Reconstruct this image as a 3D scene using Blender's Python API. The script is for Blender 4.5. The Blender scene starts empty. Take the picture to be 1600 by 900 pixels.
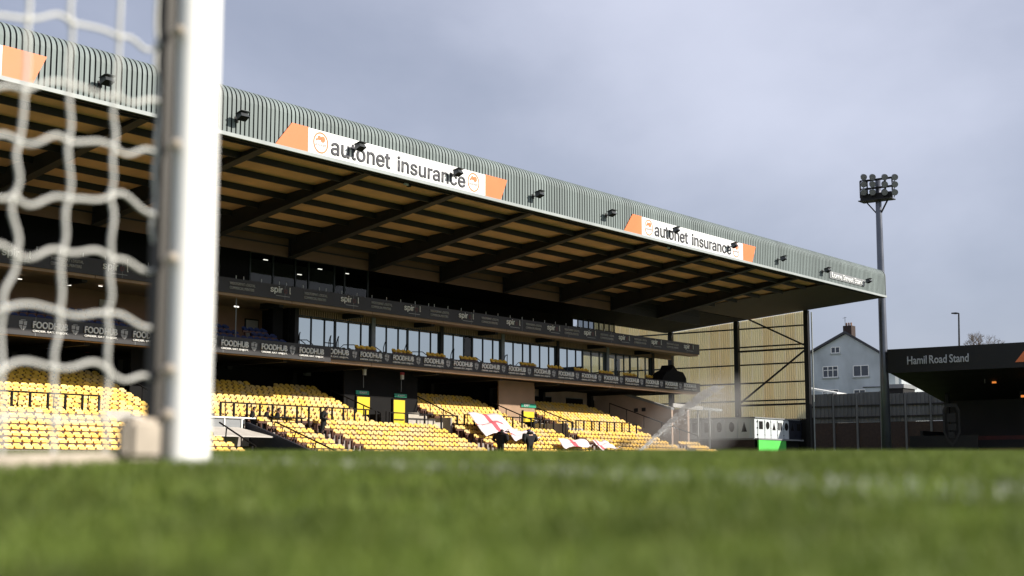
import bpy, bmesh, math, random
import numpy as np
from mathutils import Vector, Matrix
random.seed(7); rng = np.random.default_rng(7)
R = math.radians
sc = bpy.context.scene
col = sc.collection

# ------------------------------------------------------------------ camera
# world: X runs along the stand (away from the lens), Y runs into the stand, Z up, lens at the origin
AZ, PITCH, FPX = R(37.2), R(7.43), 2222.2
cam = bpy.data.cameras.new('camera'); cam_o = bpy.data.objects.new('camera', cam); col.objects.link(cam_o)
cam.sensor_width = 36; cam.lens = 50; cam.clip_start = 0.05; cam.clip_end = 6000
cam_o.rotation_euler = (R(90) + PITCH, 0, AZ - R(90))
cam.dof.use_dof = True; cam.dof.focus_distance = 84; cam.dof.aperture_fstop = 2.2; cam.dof.aperture_blades = 9
sc.camera = cam_o

# ------------------------------------------------------------------ sky and sun
SUN_AZ, SUN_EL = R(-64), R(30.3)           # measured from +X towards +Y
world = bpy.data.worlds.new('World'); sc.world = world; world.use_nodes = True
nt = world.node_tree; nt.nodes.clear()
N = lambda t: nt.nodes.new(t)
out = N('ShaderNodeOutputWorld'); bg = N('ShaderNodeBackground'); bg.inputs['Strength'].default_value = 0.1
sky = N('ShaderNodeTexSky'); sky.sky_type = 'NISHITA'; sky.sun_disc = False
sky.sun_elevation = SUN_EL; sky.sun_rotation = R(90) - SUN_AZ
sky.air_density = 1.0; sky.dust_density = 1.2; sky.ozone_density = 2.0
tc = N('ShaderNodeTexCoord'); mp = N('ShaderNodeMapping'); mp.inputs['Scale'].default_value = (1.6, 1.6, 3.0); mp.inputs['Rotation'].default_value = (0, 0, R(-5))
mp.inputs['Location'].default_value = (4, 4, 4)
n1 = N('ShaderNodeTexNoise'); n1.inputs['Scale'].default_value = 1.0; n1.inputs['Detail'].default_value = 7; n1.inputs['Roughness'].default_value = 0.5
n1.inputs['Distortion'].default_value = 0.2
rp = N('ShaderNodeValToRGB'); rp.color_ramp.interpolation = 'EASE'
rp.color_ramp.elements[0].position = 0.33; rp.color_ramp.elements[0].color = (0, 0, 0, 1)
rp.color_ramp.elements[1].position = 0.72; rp.color_ramp.elements[1].color = (1, 1, 1, 1)
cl = N('ShaderNodeMix'); cl.data_type = 'RGBA'; cl.inputs[6].default_value = (2.45, 2.65, 3.4, 1); cl.inputs[7].default_value = (5.0, 5.15, 6.1, 1)
mx = N('ShaderNodeMix'); mx.data_type = 'RGBA'; mx.inputs[0].default_value = 0.82
L = nt.links.new
L(tc.outputs['Generated'], mp.inputs['Vector']); L(mp.outputs['Vector'], n1.inputs['Vector']); L(n1.outputs['Fac'], rp.inputs['Fac'])
L(rp.outputs['Color'], cl.inputs[0]); L(sky.outputs['Color'], mx.inputs[6]); L(cl.outputs[2], mx.inputs[7]); L(mx.outputs[2], bg.inputs['Color']); L(bg.outputs[0], out.inputs[0])
sun = bpy.data.lights.new('sun', 'SUN'); sun.energy = 4.5; sun.angle = R(0.5); sun.color = (1.0, 0.93, 0.82)
sun_o = bpy.data.objects.new('sun', sun); col.objects.link(sun_o)
sdir = Vector((math.cos(SUN_EL) * math.cos(SUN_AZ), math.cos(SUN_EL) * math.sin(SUN_AZ), math.sin(SUN_EL)))
sun_o.rotation_euler = sdir.to_track_quat('Z', 'Y').to_euler(); sun_o.location = (20, -40, 40)
sc.view_settings.view_transform = 'Standard'; sc.view_settings.look = 'None'
sc.view_settings.exposure = 0.62; sc.view_settings.gamma = 1.0; sc.view_settings.use_curve_mapping = False
sc.render.engine = 'CYCLES'
sc.cycles.use_denoising = True; sc.cycles.max_bounces = 8; sc.cycles.diffuse_bounces = 5; sc.cycles.transparent_max_bounces = 12
sc.cycles.volume_step_rate = 2.0; sc.cycles.volume_max_steps = 128; sc.cycles.sample_clamp_indirect = 6

# ------------------------------------------------------------------ helpers
_fw = Vector((math.cos(PITCH) * math.cos(AZ), math.cos(PITCH) * math.sin(AZ), math.sin(PITCH)))
_rt = Vector((math.sin(AZ), -math.cos(AZ), 0)); _up = _rt.cross(_fw)
def ray(x, y): return _fw + _rt * ((x - 800) / FPX) + _up * ((450 - y) / FPX)
def aY(x, y, Y): d = ray(x, y); return d * (Y / d.y)        # survey: where a sighted point stands on a plane of known depth
def aX(x, y, X): d = ray(x, y); return d * (X / d.x)
def prj(p):
    p = Vector(p); z = p.dot(_fw); return 800 + FPX * p.dot(_rt) / z, 450 - FPX * p.dot(_up) / z

MATS = {}
def M(name, c, rough=0.7, metal=0.0, var=0.12, scale=2.0, bump=0.0, spec=0.5, emit=None, coord='Object', stretch=None, rnd=0.0):
    if name in MATS: return MATS[name]
    m = bpy.data.materials.new(name); m.use_nodes = True; t = m.node_tree; b = t.nodes['Principled BSDF']
    b.inputs['Base Color'].default_value = (*c, 1); b.inputs['Roughness'].default_value = rough; b.inputs['Metallic'].default_value = metal
    b.inputs['Specular IOR Level'].default_value = spec
    if emit: b.inputs['Emission Color'].default_value = (*emit[0], 1); b.inputs['Emission Strength'].default_value = emit[1]
    if var > 0:
        co = t.nodes.new('ShaderNodeTexCoord'); nz = t.nodes.new('ShaderNodeTexNoise'); nz.inputs['Scale'].default_value = scale; nz.inputs['Detail'].default_value = 6
        src = co.outputs[coord]
        if stretch:
            ma = t.nodes.new('ShaderNodeMapping'); ma.inputs['Scale'].default_value = stretch; t.links.new(src, ma.inputs['Vector']); src = ma.outputs['Vector']
        t.links.new(src, nz.inputs['Vector'])
        r = t.nodes.new('ShaderNodeValToRGB'); e = r.color_ramp.elements
        e[0].position, e[1].position = 0.25, 0.75
        e[0].color = (*[max(0, v * (1 - var)) for v in c], 1); e[1].color = (*[min(1, v * (1 + var)) for v in c], 1)
        t.links.new(nz.outputs['Fac'], r.inputs['Fac']); last = r.outputs['Color']
        if rnd:
            oi = t.nodes.new('ShaderNodeObjectInfo'); mr = t.nodes.new('ShaderNodeMapRange'); mr.inputs['To Min'].default_value = 1 - rnd; mr.inputs['To Max'].default_value = 1 + rnd
            t.links.new(oi.outputs['Random'], mr.inputs['Value'])
            hs = t.nodes.new('ShaderNodeHueSaturation'); t.links.new(mr.outputs[0], hs.inputs['Value']); t.links.new(last, hs.inputs['Color']); last = hs.outputs['Color']
        t.links.new(last, b.inputs['Base Color'])
        mr2 = t.nodes.new('ShaderNodeMapRange'); mr2.inputs['To Min'].default_value = max(0.02, rough - 0.1); mr2.inputs['To Max'].default_value = min(1, rough + 0.1)
        t.links.new(nz.outputs['Fac'], mr2.inputs['Value']); t.links.new(mr2.outputs[0], b.inputs['Roughness'])
        if bump:
            bp = t.nodes.new('ShaderNodeBump'); bp.inputs['Strength'].default_value = bump; bp.inputs['Distance'].default_value = 0.05
            t.links.new(nz.outputs['Fac'], bp.inputs['Height']); t.links.new(bp.outputs[0], b.inputs['Normal'])
    MATS[name] = m; return m

OFF = {}                                  # world offset of parents that are only translated
def link(o, parent=None):
    col.objects.link(o)
    if parent is not None:
        o.parent = parent
        off = OFF.get(parent.name)
        if off is not None and off.length > 0: o.location = -off
        OFF[o.name] = Vector((0, 0, 0))
    return o
def tag(o, label=None, cat=None, group=None, kind=None):
    if label: o['label'] = label
    if cat: o['category'] = cat
    if group: o['group'] = group
    if kind: o['kind'] = kind
    return o
def thing(name, loc, label, cat, group=None, rz=0.0, local=False):
    e = bpy.data.objects.new(name, None); col.objects.link(e); e.empty_display_size = 0.3
    e.location = loc; e.rotation_euler = (0, 0, rz)
    OFF[e.name] = Vector((0, 0, 0)) if local else Vector(loc)
    return tag(e, label, cat, group)
class MB:
    def __init__(s): s.v = []; s.f = []; s.mi = []
    def quad(s, *p, m=0):
        n = len(s.v); s.v += [tuple(q) for q in p]; s.f.append(tuple(range(n, n + len(p)))); s.mi.append(m); return s
    def box(s, x0, x1, y0, y1, z0, z1, m=0):
        n = len(s.v); s.v += [(x, y, z) for z in (z0, z1) for x, y in ((x0, y0), (x1, y0), (x1, y1), (x0, y1))]
        for f in ((3, 2, 1, 0), (4, 5, 6, 7), (0, 1, 5, 4), (1, 2, 6, 5), (2, 3, 7, 6), (3, 0, 4, 7)): s.f.append(tuple(n + i for i in f)); s.mi.append(m)
        return s
    def prism(s, poly, d, m=0):            # poly: 3D points of one face, d: extrusion vector
        n = len(s.v); k = len(poly); d = Vector(d); P = [Vector(p) for p in poly]
        nrm = sum(((P[i] - P[0]).cross(P[(i + 1) % k] - P[0]) for i in range(1, k - 1)), Vector())
        if nrm.dot(d) > 0: P = P[::-1]
        s.v += [tuple(p) for p in P] + [tuple(p + d) for p in P]
        s.f.append(tuple(range(n, n + k))); s.f.append(tuple(range(n + 2 * k - 1, n + k - 1, -1)))
        for i in range(k): j = (i + 1) % k; s.f.append((n + j, n + i, n + k + i, n + k + j))
        s.mi += [m] * (k + 2); return s
    def tube(s, pts, r, n=6, m=0, cap=True):
        pts = [Vector(p) for p in pts]; rr = r if isinstance(r, (list, tuple)) else [r] * len(pts); base = len(s.v)
        ref = None
        for i, p in enumerate(pts):
            t = (pts[min(i + 1, len(pts) - 1)] - pts[max(i - 1, 0)]).normalized()
            if ref is None: ref = Vector((0, 0, 1)) if abs(t.z) < 0.9 else Vector((1, 0, 0))
            a = t.cross(ref).normalized(); b = a.cross(t).normalized(); ref = b
            for k in range(n): q = 2 * math.pi * k / n; s.v.append(tuple(p + (a * math.cos(q) + b * math.sin(q)) * rr[i]))
        for i in range(len(pts) - 1):
            for k in range(n):
                j = (k + 1) % n; s.f.append((base + i * n + k, base + (i + 1) * n + k, base + (i + 1) * n + j, base + i * n + j)); s.mi.append(m)
        if cap:
            s.f.append(tuple(base + k for k in range(n))); s.f.append(tuple(base + (len(pts) - 1) * n + k for k in reversed(range(n)))); s.mi += [m, m]
        return s
    def bar(s, a, b, w, h=None, m=0):      # rectangular bar between two points
        a, b = Vector(a), Vector(b); h = h or w; t = (b - a).normalized()
        ref = Vector((0, 0, 1)) if abs(t.z) < 0.95 else Vector((0, 1, 0))
        u = t.cross(ref).normalized() * (w / 2); v = u.cross(t).normalized() * (h / 2)
        return s.prism([a - u - v, a + u - v, a + u + v, a - u + v], b - a, m)
    def disc(s, c, r, depth, nrm='Y', n=20, ry=None, m=0):   # flat disc, extruded
        ry = ry or r; c = Vector(c); pts = []
        for k in range(n):
            q = 2 * math.pi * k / n; u, v = r * math.cos(q), ry * math.sin(q)
            pts.append(c + (Vector((u, 0, v)) if nrm == 'Y' else Vector((0, u, v))))
        return s.prism(pts, (0, depth, 0) if nrm == 'Y' else (depth, 0, 0), m)
    def mesh(s, name, mats, smooth=False):
        me = bpy.data.meshes.new(name); me.from_pydata(s.v, [], s.f)
        for m in (mats if isinstance(mats, (list, tuple)) else [mats]): me.materials.append(m)
        me.polygons.foreach_set('material_index', s.mi)
        if smooth: me.polygons.foreach_set('use_smooth', [True] * len(s.f))
        me.update(); return me
    def build(s, name, mats, parent=None, smooth=False):
        return link(bpy.data.objects.new(name, s.mesh(name, mats, smooth)), parent)
def box(name, mat, parent, *b): return MB().box(*b).build(name, mat, parent)
def structure(o): o['kind'] = 'structure'; return o
def copy_tree(o, parent=None):
    c = o.copy(); col.objects.link(c)
    if parent is not None: c.parent = parent
    OFF[c.name] = Vector((0, 0, 0))
    for ch in [k for k in bpy.data.objects if k.parent == o]: copy_tree(ch, c)
    return c

_txt = {}
import os
FONT = None
try:
    fp = os.path.join(bpy.utils.system_resource('DATAFILES', path='fonts'), 'Inter.woff2')
    FONT = bpy.data.fonts.load(fp) if os.path.exists(fp) else None
except Exception: FONT = None
def text_mesh(body, weight=0.0, depth=0.01, shear=0.0):
    plain = body[0].isupper()
    key = (body, weight, depth, shear)
    if key in _txt: return _txt[key]
    cu = bpy.data.curves.new('t', 'FONT'); cu.body = body; cu.size = 1; cu.bevel_depth = max(0, weight); cu.bevel_resolution = 0; cu.extrude = depth / 2; cu.resolution_u = 3; cu.shear = shear
    if FONT and not plain: cu.font = FONT
    o = bpy.data.objects.new('t', cu); col.objects.link(o); dg = bpy.context.evaluated_depsgraph_get()
    me = bpy.data.meshes.new_from_object(o.evaluated_get(dg)); bpy.data.objects.remove(o); bpy.data.curves.remove(cu)
    co = np.empty(len(me.vertices) * 3); me.vertices.foreach_get('co', co); co = co.reshape(-1, 3)
    lo, hi = co.min(0), co.max(0); co[:, 0] -= lo[0]; co[:, 1] -= lo[1]; w, h = hi[0] - lo[0], hi[1] - lo[1]
    co[:, 0] /= w; co[:, 1] /= h; me.vertices.foreach_set('co', co.ravel()); me.update(); me['w'] = float(w); me['t'] = float(hi[1]); me['b'] = float(lo[1])
    _txt[key] = me; return me
def text(body, mat, parent, x0, x1, z0, z1, Y, weight=0.0, facing='Y', name='lettering', depth=0.012):
    """lettering on a wall plane, one object a word; facing Y: reads along +X; facing X: along -Y"""
    words_ = body.split(' '); wd = []
    for w in words_:
        me = text_mesh(w, weight, depth); wd.append(me['w'])
    sp = .27; tot = sum(wd) + sp * (len(wd) - 1); q = 0; out_ = []
    hmax = max(text_mesh(w, weight, depth)['t'] for w in words_); hmin = min(text_mesh(w, weight, depth)['b'] for w in words_)
    for w, ww in zip(words_, wd):
        me = text_mesh(w, weight, depth)
        if not me.materials: me.materials.append(mat)
        elif me.materials[0] != mat:
            pr = dict(w=me['w'], t=me['t'], b=me['b']); me = me.copy(); me.materials[0] = mat
        o = link(bpy.data.objects.new(name, me), parent); off = Vector(o.location)
        f0, f1 = q / tot, (q + ww) / tot; q += ww + sp
        zs = (z1 - z0) / (hmax - hmin); za = z0 + (me['b'] - hmin) * zs; zh = (me['t'] - me['b']) * zs
        a, b_ = x0 + (x1 - x0) * f0, x0 + (x1 - x0) * f1
        if facing == 'Y': o.location = off + Vector((a, Y, za)); o.rotation_euler = (R(90), 0, 0); o.scale = (b_ - a, zh, 1)
        else: o.location = off + Vector((Y, a, za)); o.rotation_euler = (R(90), 0, R(-90)); o.scale = (a - b_, zh, 1)
        out_.append(o)
    return out_[0]

# ------------------------------------------------------------------ materials
steel = M('dark_steel', (0.022, 0.021, 0.021), 0.6, 0.0, 0.25, 1.5, spec=0.25)
black = M('black_paint', (0.008, 0.0075, 0.0075), 0.85, 0, 0.3, 1.0, spec=0.2)
fasc = M('fascia_sheet', (0.168, 0.205, 0.203), 0.62, 0.0, 0.10, 0.6, stretch=(1, 1, 0.15))
t = fasc.node_tree; b = t.nodes['Principled BSDF']; src = b.inputs['Base Color'].links[0].from_socket
co = t.nodes.new('ShaderNodeTexCoord'); sx = t.nodes.new('ShaderNodeSeparateXYZ'); t.links.new(co.outputs['Object'], sx.inputs[0])
dv = t.nodes.new('ShaderNodeMath'); dv.operation = 'DIVIDE'; dv.inputs[1].default_value = 1.008; t.links.new(sx.outputs['X'], dv.inputs[0])
fl = t.nodes.new('ShaderNodeMath'); fl.operation = 'FLOOR'; t.links.new(dv.outputs[0], fl.inputs[0]); wn = t.nodes.new('ShaderNodeTexWhiteNoise'); wn.noise_dimensions = '1D'; t.links.new(fl.outputs[0], wn.inputs['W'])
st = t.nodes.new('ShaderNodeTexNoise'); st.inputs['Scale'].default_value = 1.0; mp_ = t.nodes.new('ShaderNodeMapping'); mp_.inputs['Scale'].default_value = (9, 1, .35); t.links.new(co.outputs['Object'], mp_.inputs[0]); t.links.new(mp_.outputs[0], st.inputs['Vector'])
ad = t.nodes.new('ShaderNodeMath'); ad.operation = 'MULTIPLY_ADD'; ad.inputs[1].default_value = .22; ad.inputs[2].default_value = .62; t.links.new(wn.outputs['Value'], ad.inputs[0])
a2 = t.nodes.new('ShaderNodeMath'); a2.operation = 'MULTIPLY_ADD'; a2.inputs[1].default_value = .55; t.links.new(st.outputs['Fac'], a2.inputs[0]); t.links.new(ad.outputs[0], a2.inputs[2])
hv = t.nodes.new('ShaderNodeHueSaturation'); t.links.new(a2.outputs[0], hv.inputs['Value']); t.links.new(src, hv.inputs['Color']); t.links.new(hv.outputs[0], b.inputs['Base Color'])
groove_shade = M('groove_shade_paint', (0.012, 0.016, 0.018), 0.7, 0, 0.2, 3)  # shadow lines of the fascia grooves, painted as a dark tone
trim = M('light_trim', (0.33, 0.36, 0.36), 0.45, 0, 0.1, 0.8)
deckm = M('roof_liner', (0.50, 0.285, 0.145), 0.8, 0, 0.22, 0.5, stretch=(1, 0.3, 1))
conc = M('concrete', (0.36, 0.32, 0.29), 0.9, 0, 0.25, 1.2, bump=0.2)
plaster = M('plaster', (0.42, 0.31, 0.24), 0.85, 0, 0.16, 0.8)
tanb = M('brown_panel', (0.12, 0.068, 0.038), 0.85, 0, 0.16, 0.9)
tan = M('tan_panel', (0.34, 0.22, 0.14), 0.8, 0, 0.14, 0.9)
yel = M('yellow_plastic', (0.86, 0.535, 0.10), 0.42, 0, 0.10, 0.35, coord='Object', rnd=0.14)
t = yel.node_tree; b = t.nodes['Principled BSDF']; src = b.inputs['Base Color'].links[0].from_socket
at_ = t.nodes.new('ShaderNodeAttribute'); at_.attribute_name = 'tone'; mr = t.nodes.new('ShaderNodeMapRange'); mr.inputs['To Min'].default_value = 1.04; mr.inputs['To Max'].default_value = .74; t.links.new(at_.outputs['Fac'], mr.inputs['Value'])
ms_ = t.nodes.new('ShaderNodeMapRange'); ms_.inputs['To Min'].default_value = 1.05; ms_.inputs['To Max'].default_value = .78; t.links.new(at_.outputs['Fac'], ms_.inputs['Value'])
hv = t.nodes.new('ShaderNodeHueSaturation'); t.links.new(mr.outputs[0], hv.inputs['Value']); t.links.new(ms_.outputs[0], hv.inputs['Saturation']); t.links.new(src, hv.inputs['Color']); t.links.new(hv.outputs[0], b.inputs['Base Color'])
yel2 = M('yellow_paint', (0.74, 0.54, 0.02), 0.5, 0, 0.08, 2)
blue = M('blue_plastic', (0.015, 0.032, 0.115), 0.4, 0, 0.15, 1)
white = M('white_paint', (0.80, 0.80, 0.78), 0.45, 0, 0.04, 2)
signw = M('sign_white', (0.82, 0.83, 0.83), 0.5, 0, 0.03, 0.6)
orange = M('sign_orange', (0.76, 0.19, 0.06), 0.5, 0, 0.05, 0.7)
inkd = M('sign_ink', (0.045, 0.045, 0.055), 0.5, 0, 0.1, 2)
board = M('board_black', (0.022, 0.020, 0.022), 0.5, 0, 0.2, 0.8)
btext = M('board_text', (0.88, 0.87, 0.85), 0.6, 0, 0.05, 3)
btext2 = M('board_text_dim', (0.42, 0.41, 0.41), 0.6, 0, 0.1, 3)
skin = M('skin', (0.45, 0.25, 0.17), 0.55, 0, 0.1, 20)
cloth = M('black_cloth', (0.006, 0.006, 0.0075), 0.9, 0, 0.3, 14, bump=0.3)
hairm = M('dark_hair', (0.02, 0.014, 0.01), 0.6, 0, 0.2, 30)
purple = M('purple_cloth', (0.035, 0.02, 0.10), 0.8, 0, 0.2, 20)
redm = M('red_cloth', (0.60, 0.10, 0.13), 0.8, 0, 0.1, 4)
wcloth = M('white_cloth', (0.70, 0.62, 0.63), 0.85, 0, 0.06, 5, bump=0.2)
greenm = M('bright_green', (0.10, 0.62, 0.10), 0.55, 0, 0.08, 2)
exitm = M('exit_green', (0.02, 0.30, 0.18), 0.5, 0, 0.08, 4)
greym = M('mid_grey', (0.22, 0.23, 0.24), 0.6, 0, 0.12, 2)
canvas = M('pale_canvas', (0.50, 0.47, 0.43), 0.8, 0, 0.12, 1.5)
mast_m = M('mast_steel', (0.13, 0.14, 0.17), 0.35, 0.6, 0.15, 0.7)
brick = M('brick_red', (0.042, 0.027, 0.023), 0.9, 0, 0.3, 4, bump=0.3)
render_w = M('house_render', (0.46, 0.50, 0.535), 0.9, 0, 0.24, 0.5, stretch=(1, 1, 0.6))
slate = M('roof_slate', (0.05, 0.05, 0.06), 0.7, 0, 0.2, 3)
fencec = M('fence_concrete', (0.13, 0.133, 0.138), 0.9, 0, 0.25, 1.0, stretch=(1, 1, 0.3), rnd=0.12)
lampe = M('ceiling_lamp', (0.9, 0.9, 0.85), 0.5, 0, 0, emit=((1, 0.95, 0.85), 1.0))
orange_emit = M('orange_emission', (0.9, 0.4, 0.1), 0.5, 0, 0, emit=((1, 0.28, 0.05), 0.5))
alu = M('dark_aluminium', (0.035, 0.030, 0.024), 0.6, 0.0, 0.15, 6)
barkm = M('bark', (0.13, 0.10, 0.08), 0.9, 0, 0.2, 8)

def glass_mat(name, tint, refl, clear):
    m = bpy.data.materials.new(name); m.use_nodes = True; t = m.node_tree; t.nodes.clear()
    o = t.nodes.new('ShaderNodeOutputMaterial'); g = t.nodes.new('ShaderNodeBsdfGlossy'); g.inputs['Roughness'].default_value = 0.015
    g.inputs['Color'].default_value = (*tint, 1)
    lw = t.nodes.new('ShaderNodeLayerWeight'); lw.inputs['Blend'].default_value = 0.25
    mr = t.nodes.new('ShaderNodeMapRange'); mr.inputs['To Min'].default_value = refl; mr.inputs['To Max'].default_value = 1.0
    nz = t.nodes.new('ShaderNodeTexNoise'); nz.inputs['Scale'].default_value = 0.9; bp = t.nodes.new('ShaderNodeBump'); bp.inputs['Strength'].default_value = 0.02
    t.links.new(nz.outputs['Fac'], bp.inputs['Height']); t.links.new(bp.outputs[0], g.inputs['Normal'])
    if clear: b = t.nodes.new('ShaderNodeBsdfTransparent'); b.inputs['Color'].default_value = (0.82, 0.86, 0.85, 1)
    else: b = t.nodes.new('ShaderNodeBsdfDiffuse'); b.inputs['Color'].default_value = (0.012, 0.014, 0.016, 1)
    x = t.nodes.new('ShaderNodeMixShader'); t.links.new(lw.outputs['Fresnel'], mr.inputs['Value']); t.links.new(mr.outputs[0], x.inputs[0])
    t.links.new(b.outputs[0], x.inputs[1]); t.links.new(g.outputs[0], x.inputs[2]); t.links.new(x.outputs[0], o.inputs[0]); MATS[name] = m; return m
mirror = glass_mat('coated_glass', (0.70, 0.80, 0.86), 0.60, False)
clearg = glass_mat('clear_glass', (0.9, 0.92, 0.92), 0.03, True)
darkg = glass_mat('dark_glass', (0.5, 0.5, 0.5), 0.05, True)

# ------------------------------------------------------------------ ground
GP = np.array([(-400, -.09), (0, -.09), (1, -.085), (1.5, -.065), (1.96, -.036), (2.5, -.006), (3, .010), (4, .034), (5, .055), (7, .085), (10, .135), (16, .23), (25, .36), (40, .52), (60, .66), (80, .72), (6000, .75)])
def gz(x, y):
    s = np.asarray(x) * math.cos(AZ) + np.asarray(y) * math.sin(AZ); return np.interp(s, GP[:, 0], GP[:, 1])
def grid_sheet(name, us, vs, f, mat):
    V = [f(u, v) for v in vs for u in us]; n = len(us)
    F = [(j * n + i, j * n + i + 1, (j + 1) * n + i + 1, (j + 1) * n + i) for j in range(len(vs) - 1) for i in range(n - 1)]
    me = bpy.data.meshes.new(name); me.from_pydata(V, [], F); me.materials.append(mat); me.polygons.foreach_set('use_smooth', [True] * len(F)); me.update()
    return bpy.data.objects.new(name, me)
turf = bpy.data.materials.new('turf'); turf.use_nodes = True; t = turf.node_tree; b = t.nodes['Principled BSDF']; b.inputs['Roughness'].default_value = 0.9
co = t.nodes.new('ShaderNodeTexCoord'); na = t.nodes.new('ShaderNodeTexNoise'); na.inputs['Scale'].default_value = 1.3; na.inputs['Detail'].default_value = 8
nb = t.nodes.new('ShaderNodeTexNoise'); nb.inputs['Scale'].default_value = 45; nb.inputs['Detail'].default_value = 4
ra = t.nodes.new('ShaderNodeValToRGB'); ra.color_ramp.elements[0].position = .3; ra.color_ramp.elements[0].color = (.065, .11, .018, 1); ra.color_ramp.elements[1].position = .72; ra.color_ramp.elements[1].color = (.115, .165, .034, 1)
mm = t.nodes.new('ShaderNodeMix'); mm.data_type = 'RGBA'; mm.blend_type = 'MULTIPLY'; mm.inputs[0].default_value = .6
t.links.new(co.outputs['Object'], na.inputs['Vector']); t.links.new(co.outputs['Object'], nb.inputs['Vector']); t.links.new(na.outputs['Fac'], ra.inputs['Fac'])
t.links.new(ra.outputs['Color'], mm.inputs[6]); t.links.new(nb.outputs['Color'], mm.inputs[7]); t.links.new(mm.outputs[2], b.inputs['Base Color'])
bp = t.nodes.new('ShaderNodeBump'); bp.inputs['Strength'].default_value = .8; bp.inputs['Distance'].default_value = .03; t.links.new(nb.outputs['Fac'], bp.inputs['Height']); t.links.new(bp.outputs[0], b.inputs['Normal'])
ca, sa = math.cos(AZ), math.sin(AZ)
ss = [-3000, -400, -60, -10, -2, 0, .5, 1, 1.25, 1.5, 1.75, 1.96, 2.2, 2.5, 2.75, 3, 3.5, 4, 4.5, 5, 6, 7, 8.5, 10, 13, 16, 20, 25, 32, 40, 50, 60, 80, 110, 160, 300, 900, 5000]
tt = [-4000, -800, -200, -80, -40, -20, -10, -5, -2.5, -1.2, -.6, 0, .6, 1.2, 2.5, 5, 10, 20, 40, 80, 200, 800, 4000]
def gpt(s, tq):
    x, y = s * ca + tq * sa, s * sa - tq * ca; return (x, y, float(np.interp(s, GP[:, 0], GP[:, 1])))
g = grid_sheet('ground', ss, tt, lambda s, q: gpt(s, q), turf); col.objects.link(g); g['kind'] = 'structure'; g['label'] = 'green turf of the football pitch'
# goal line and one six-yard line as paint sheets
GX = 1.965
linep = M('line_paint', (0.30, 0.33, 0.24), 0.9, 0, 0.3, 9)
ys = [-34 + .5 * i for i in range(137)]
o = grid_sheet('goal_line', [GX - .06, GX, GX + .06], ys, lambda x, y: (x, y, float(gz(x, y)) + .004), linep); col.objects.link(o); structure(o)

def blades(name, pts, h, mat, wmul=1.0):
    n = len(pts); ang = rng.uniform(0, 2 * np.pi, n); lean = rng.uniform(.1, .75, n) * h; la = rng.uniform(0, 2 * np.pi, n)
    w = rng.uniform(.0013, .0024, n) * wmul; dx, dy = np.cos(ang) * w, np.sin(ang) * w; lx, ly = np.cos(la) * lean, np.sin(la) * lean
    x, y = pts[:, 0], pts[:, 1]; z = gz(x, y) - .002
    V = np.empty((n, 5, 3))
    V[:, 0] = np.c_[x - dx, y - dy, z]; V[:, 1] = np.c_[x + dx, y + dy, z]
    V[:, 2] = np.c_[x - dx * .8 + lx * .35, y - dy * .8 + ly * .35, z + h * .6]; V[:, 3] = np.c_[x + dx * .8 + lx * .35, y + dy * .8 + ly * .35, z + h * .6]
    V[:, 4] = np.c_[x + lx, y + ly, z + h * .95]
    tri = np.array([[0, 1, 3], [0, 3, 2], [2, 3, 4]]); F = (np.arange(n)[:, None, None] * 5 + tri).reshape(-1, 3)
    me = bpy.data.meshes.new(name); me.vertices.add(n * 5); me.vertices.foreach_set('co', V.ravel()); me.loops.add(F.size); me.loops.foreach_set('vertex_index', F.ravel().astype(np.int32))
    me.polygons.add(len(F)); me.polygons.foreach_set('loop_start', np.arange(0, F.size, 3, dtype=np.int32)); me.update(calc_edges=True)
    at = me.attributes.new('rnd', 'FLOAT', 'FACE'); at.data.foreach_set('value', np.repeat(rng.random(n), 3).astype(np.float32))
    me.materials.append(mat); o = bpy.data.objects.new(name, me); col.objects.link(o); return o
def blade_mat(name, c0, c1, c2):
    m = bpy.data.materials.new(name); m.use_nodes = True; t = m.node_tree; b = t.nodes['Principled BSDF']; b.inputs['Roughness'].default_value = .55; b.inputs['Specular IOR Level'].default_value = .25
    a = t.nodes.new('ShaderNodeAttribute'); a.attribute_name = 'rnd'; r = t.nodes.new('ShaderNodeValToRGB'); e = r.color_ramp.elements
    e[0].color = (*c0, 1); e[1].color = (*c2, 1); k = e.new(.6); k.color = (*c1, 1)
    co = t.nodes.new('ShaderNodeTexCoord'); nz = t.nodes.new('ShaderNodeTexNoise'); nz.inputs['Scale'].default_value = 4.5; nz.inputs['Detail'].default_value = 3; t.links.new(co.outputs['Object'], nz.inputs['Vector'])
    mr = t.nodes.new('ShaderNodeMapRange'); mr.inputs['From Min'].default_value = .3; mr.inputs['From Max'].default_value = .7; mr.inputs['To Min'].default_value = .55; mr.inputs['To Max'].default_value = 1.35; t.links.new(nz.outputs['Fac'], mr.inputs['Value'])
    hs = t.nodes.new('ShaderNodeHueSaturation'); t.links.new(mr.outputs[0], hs.inputs['Value']); t.links.new(r.outputs['Color'], hs.inputs['Color'])
    t.links.new(a.outputs['Fac'], r.inputs['Fac']); t.links.new(hs.outputs[0], b.inputs['Base Color'])
    tr = t.nodes.new('ShaderNodeBsdfTranslucent'); t.links.new(hs.outputs[0], tr.inputs['Color']); x = t.nodes.new('ShaderNodeMixShader'); x.inputs[0].default_value = .35
    t.links.new(b.outputs[0], x.inputs[1]); t.links.new(tr.outputs[0], x.inputs[2]); t.links.new(x.outputs[0], t.nodes['Material Output'].inputs[0]); return m
def scatter(s0, s1, dens):
    area = .42 * (s1 * s1 - s0 * s0) + .5 * (s1 - s0); n = int(area * dens)
    s = np.sqrt(rng.uniform(s0 * s0, s1 * s1, n)); q = rng.uniform(-1, 1, n) * (.42 * s + .25)
    return np.c_[s * ca + q * sa, s * sa - q * ca]
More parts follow.
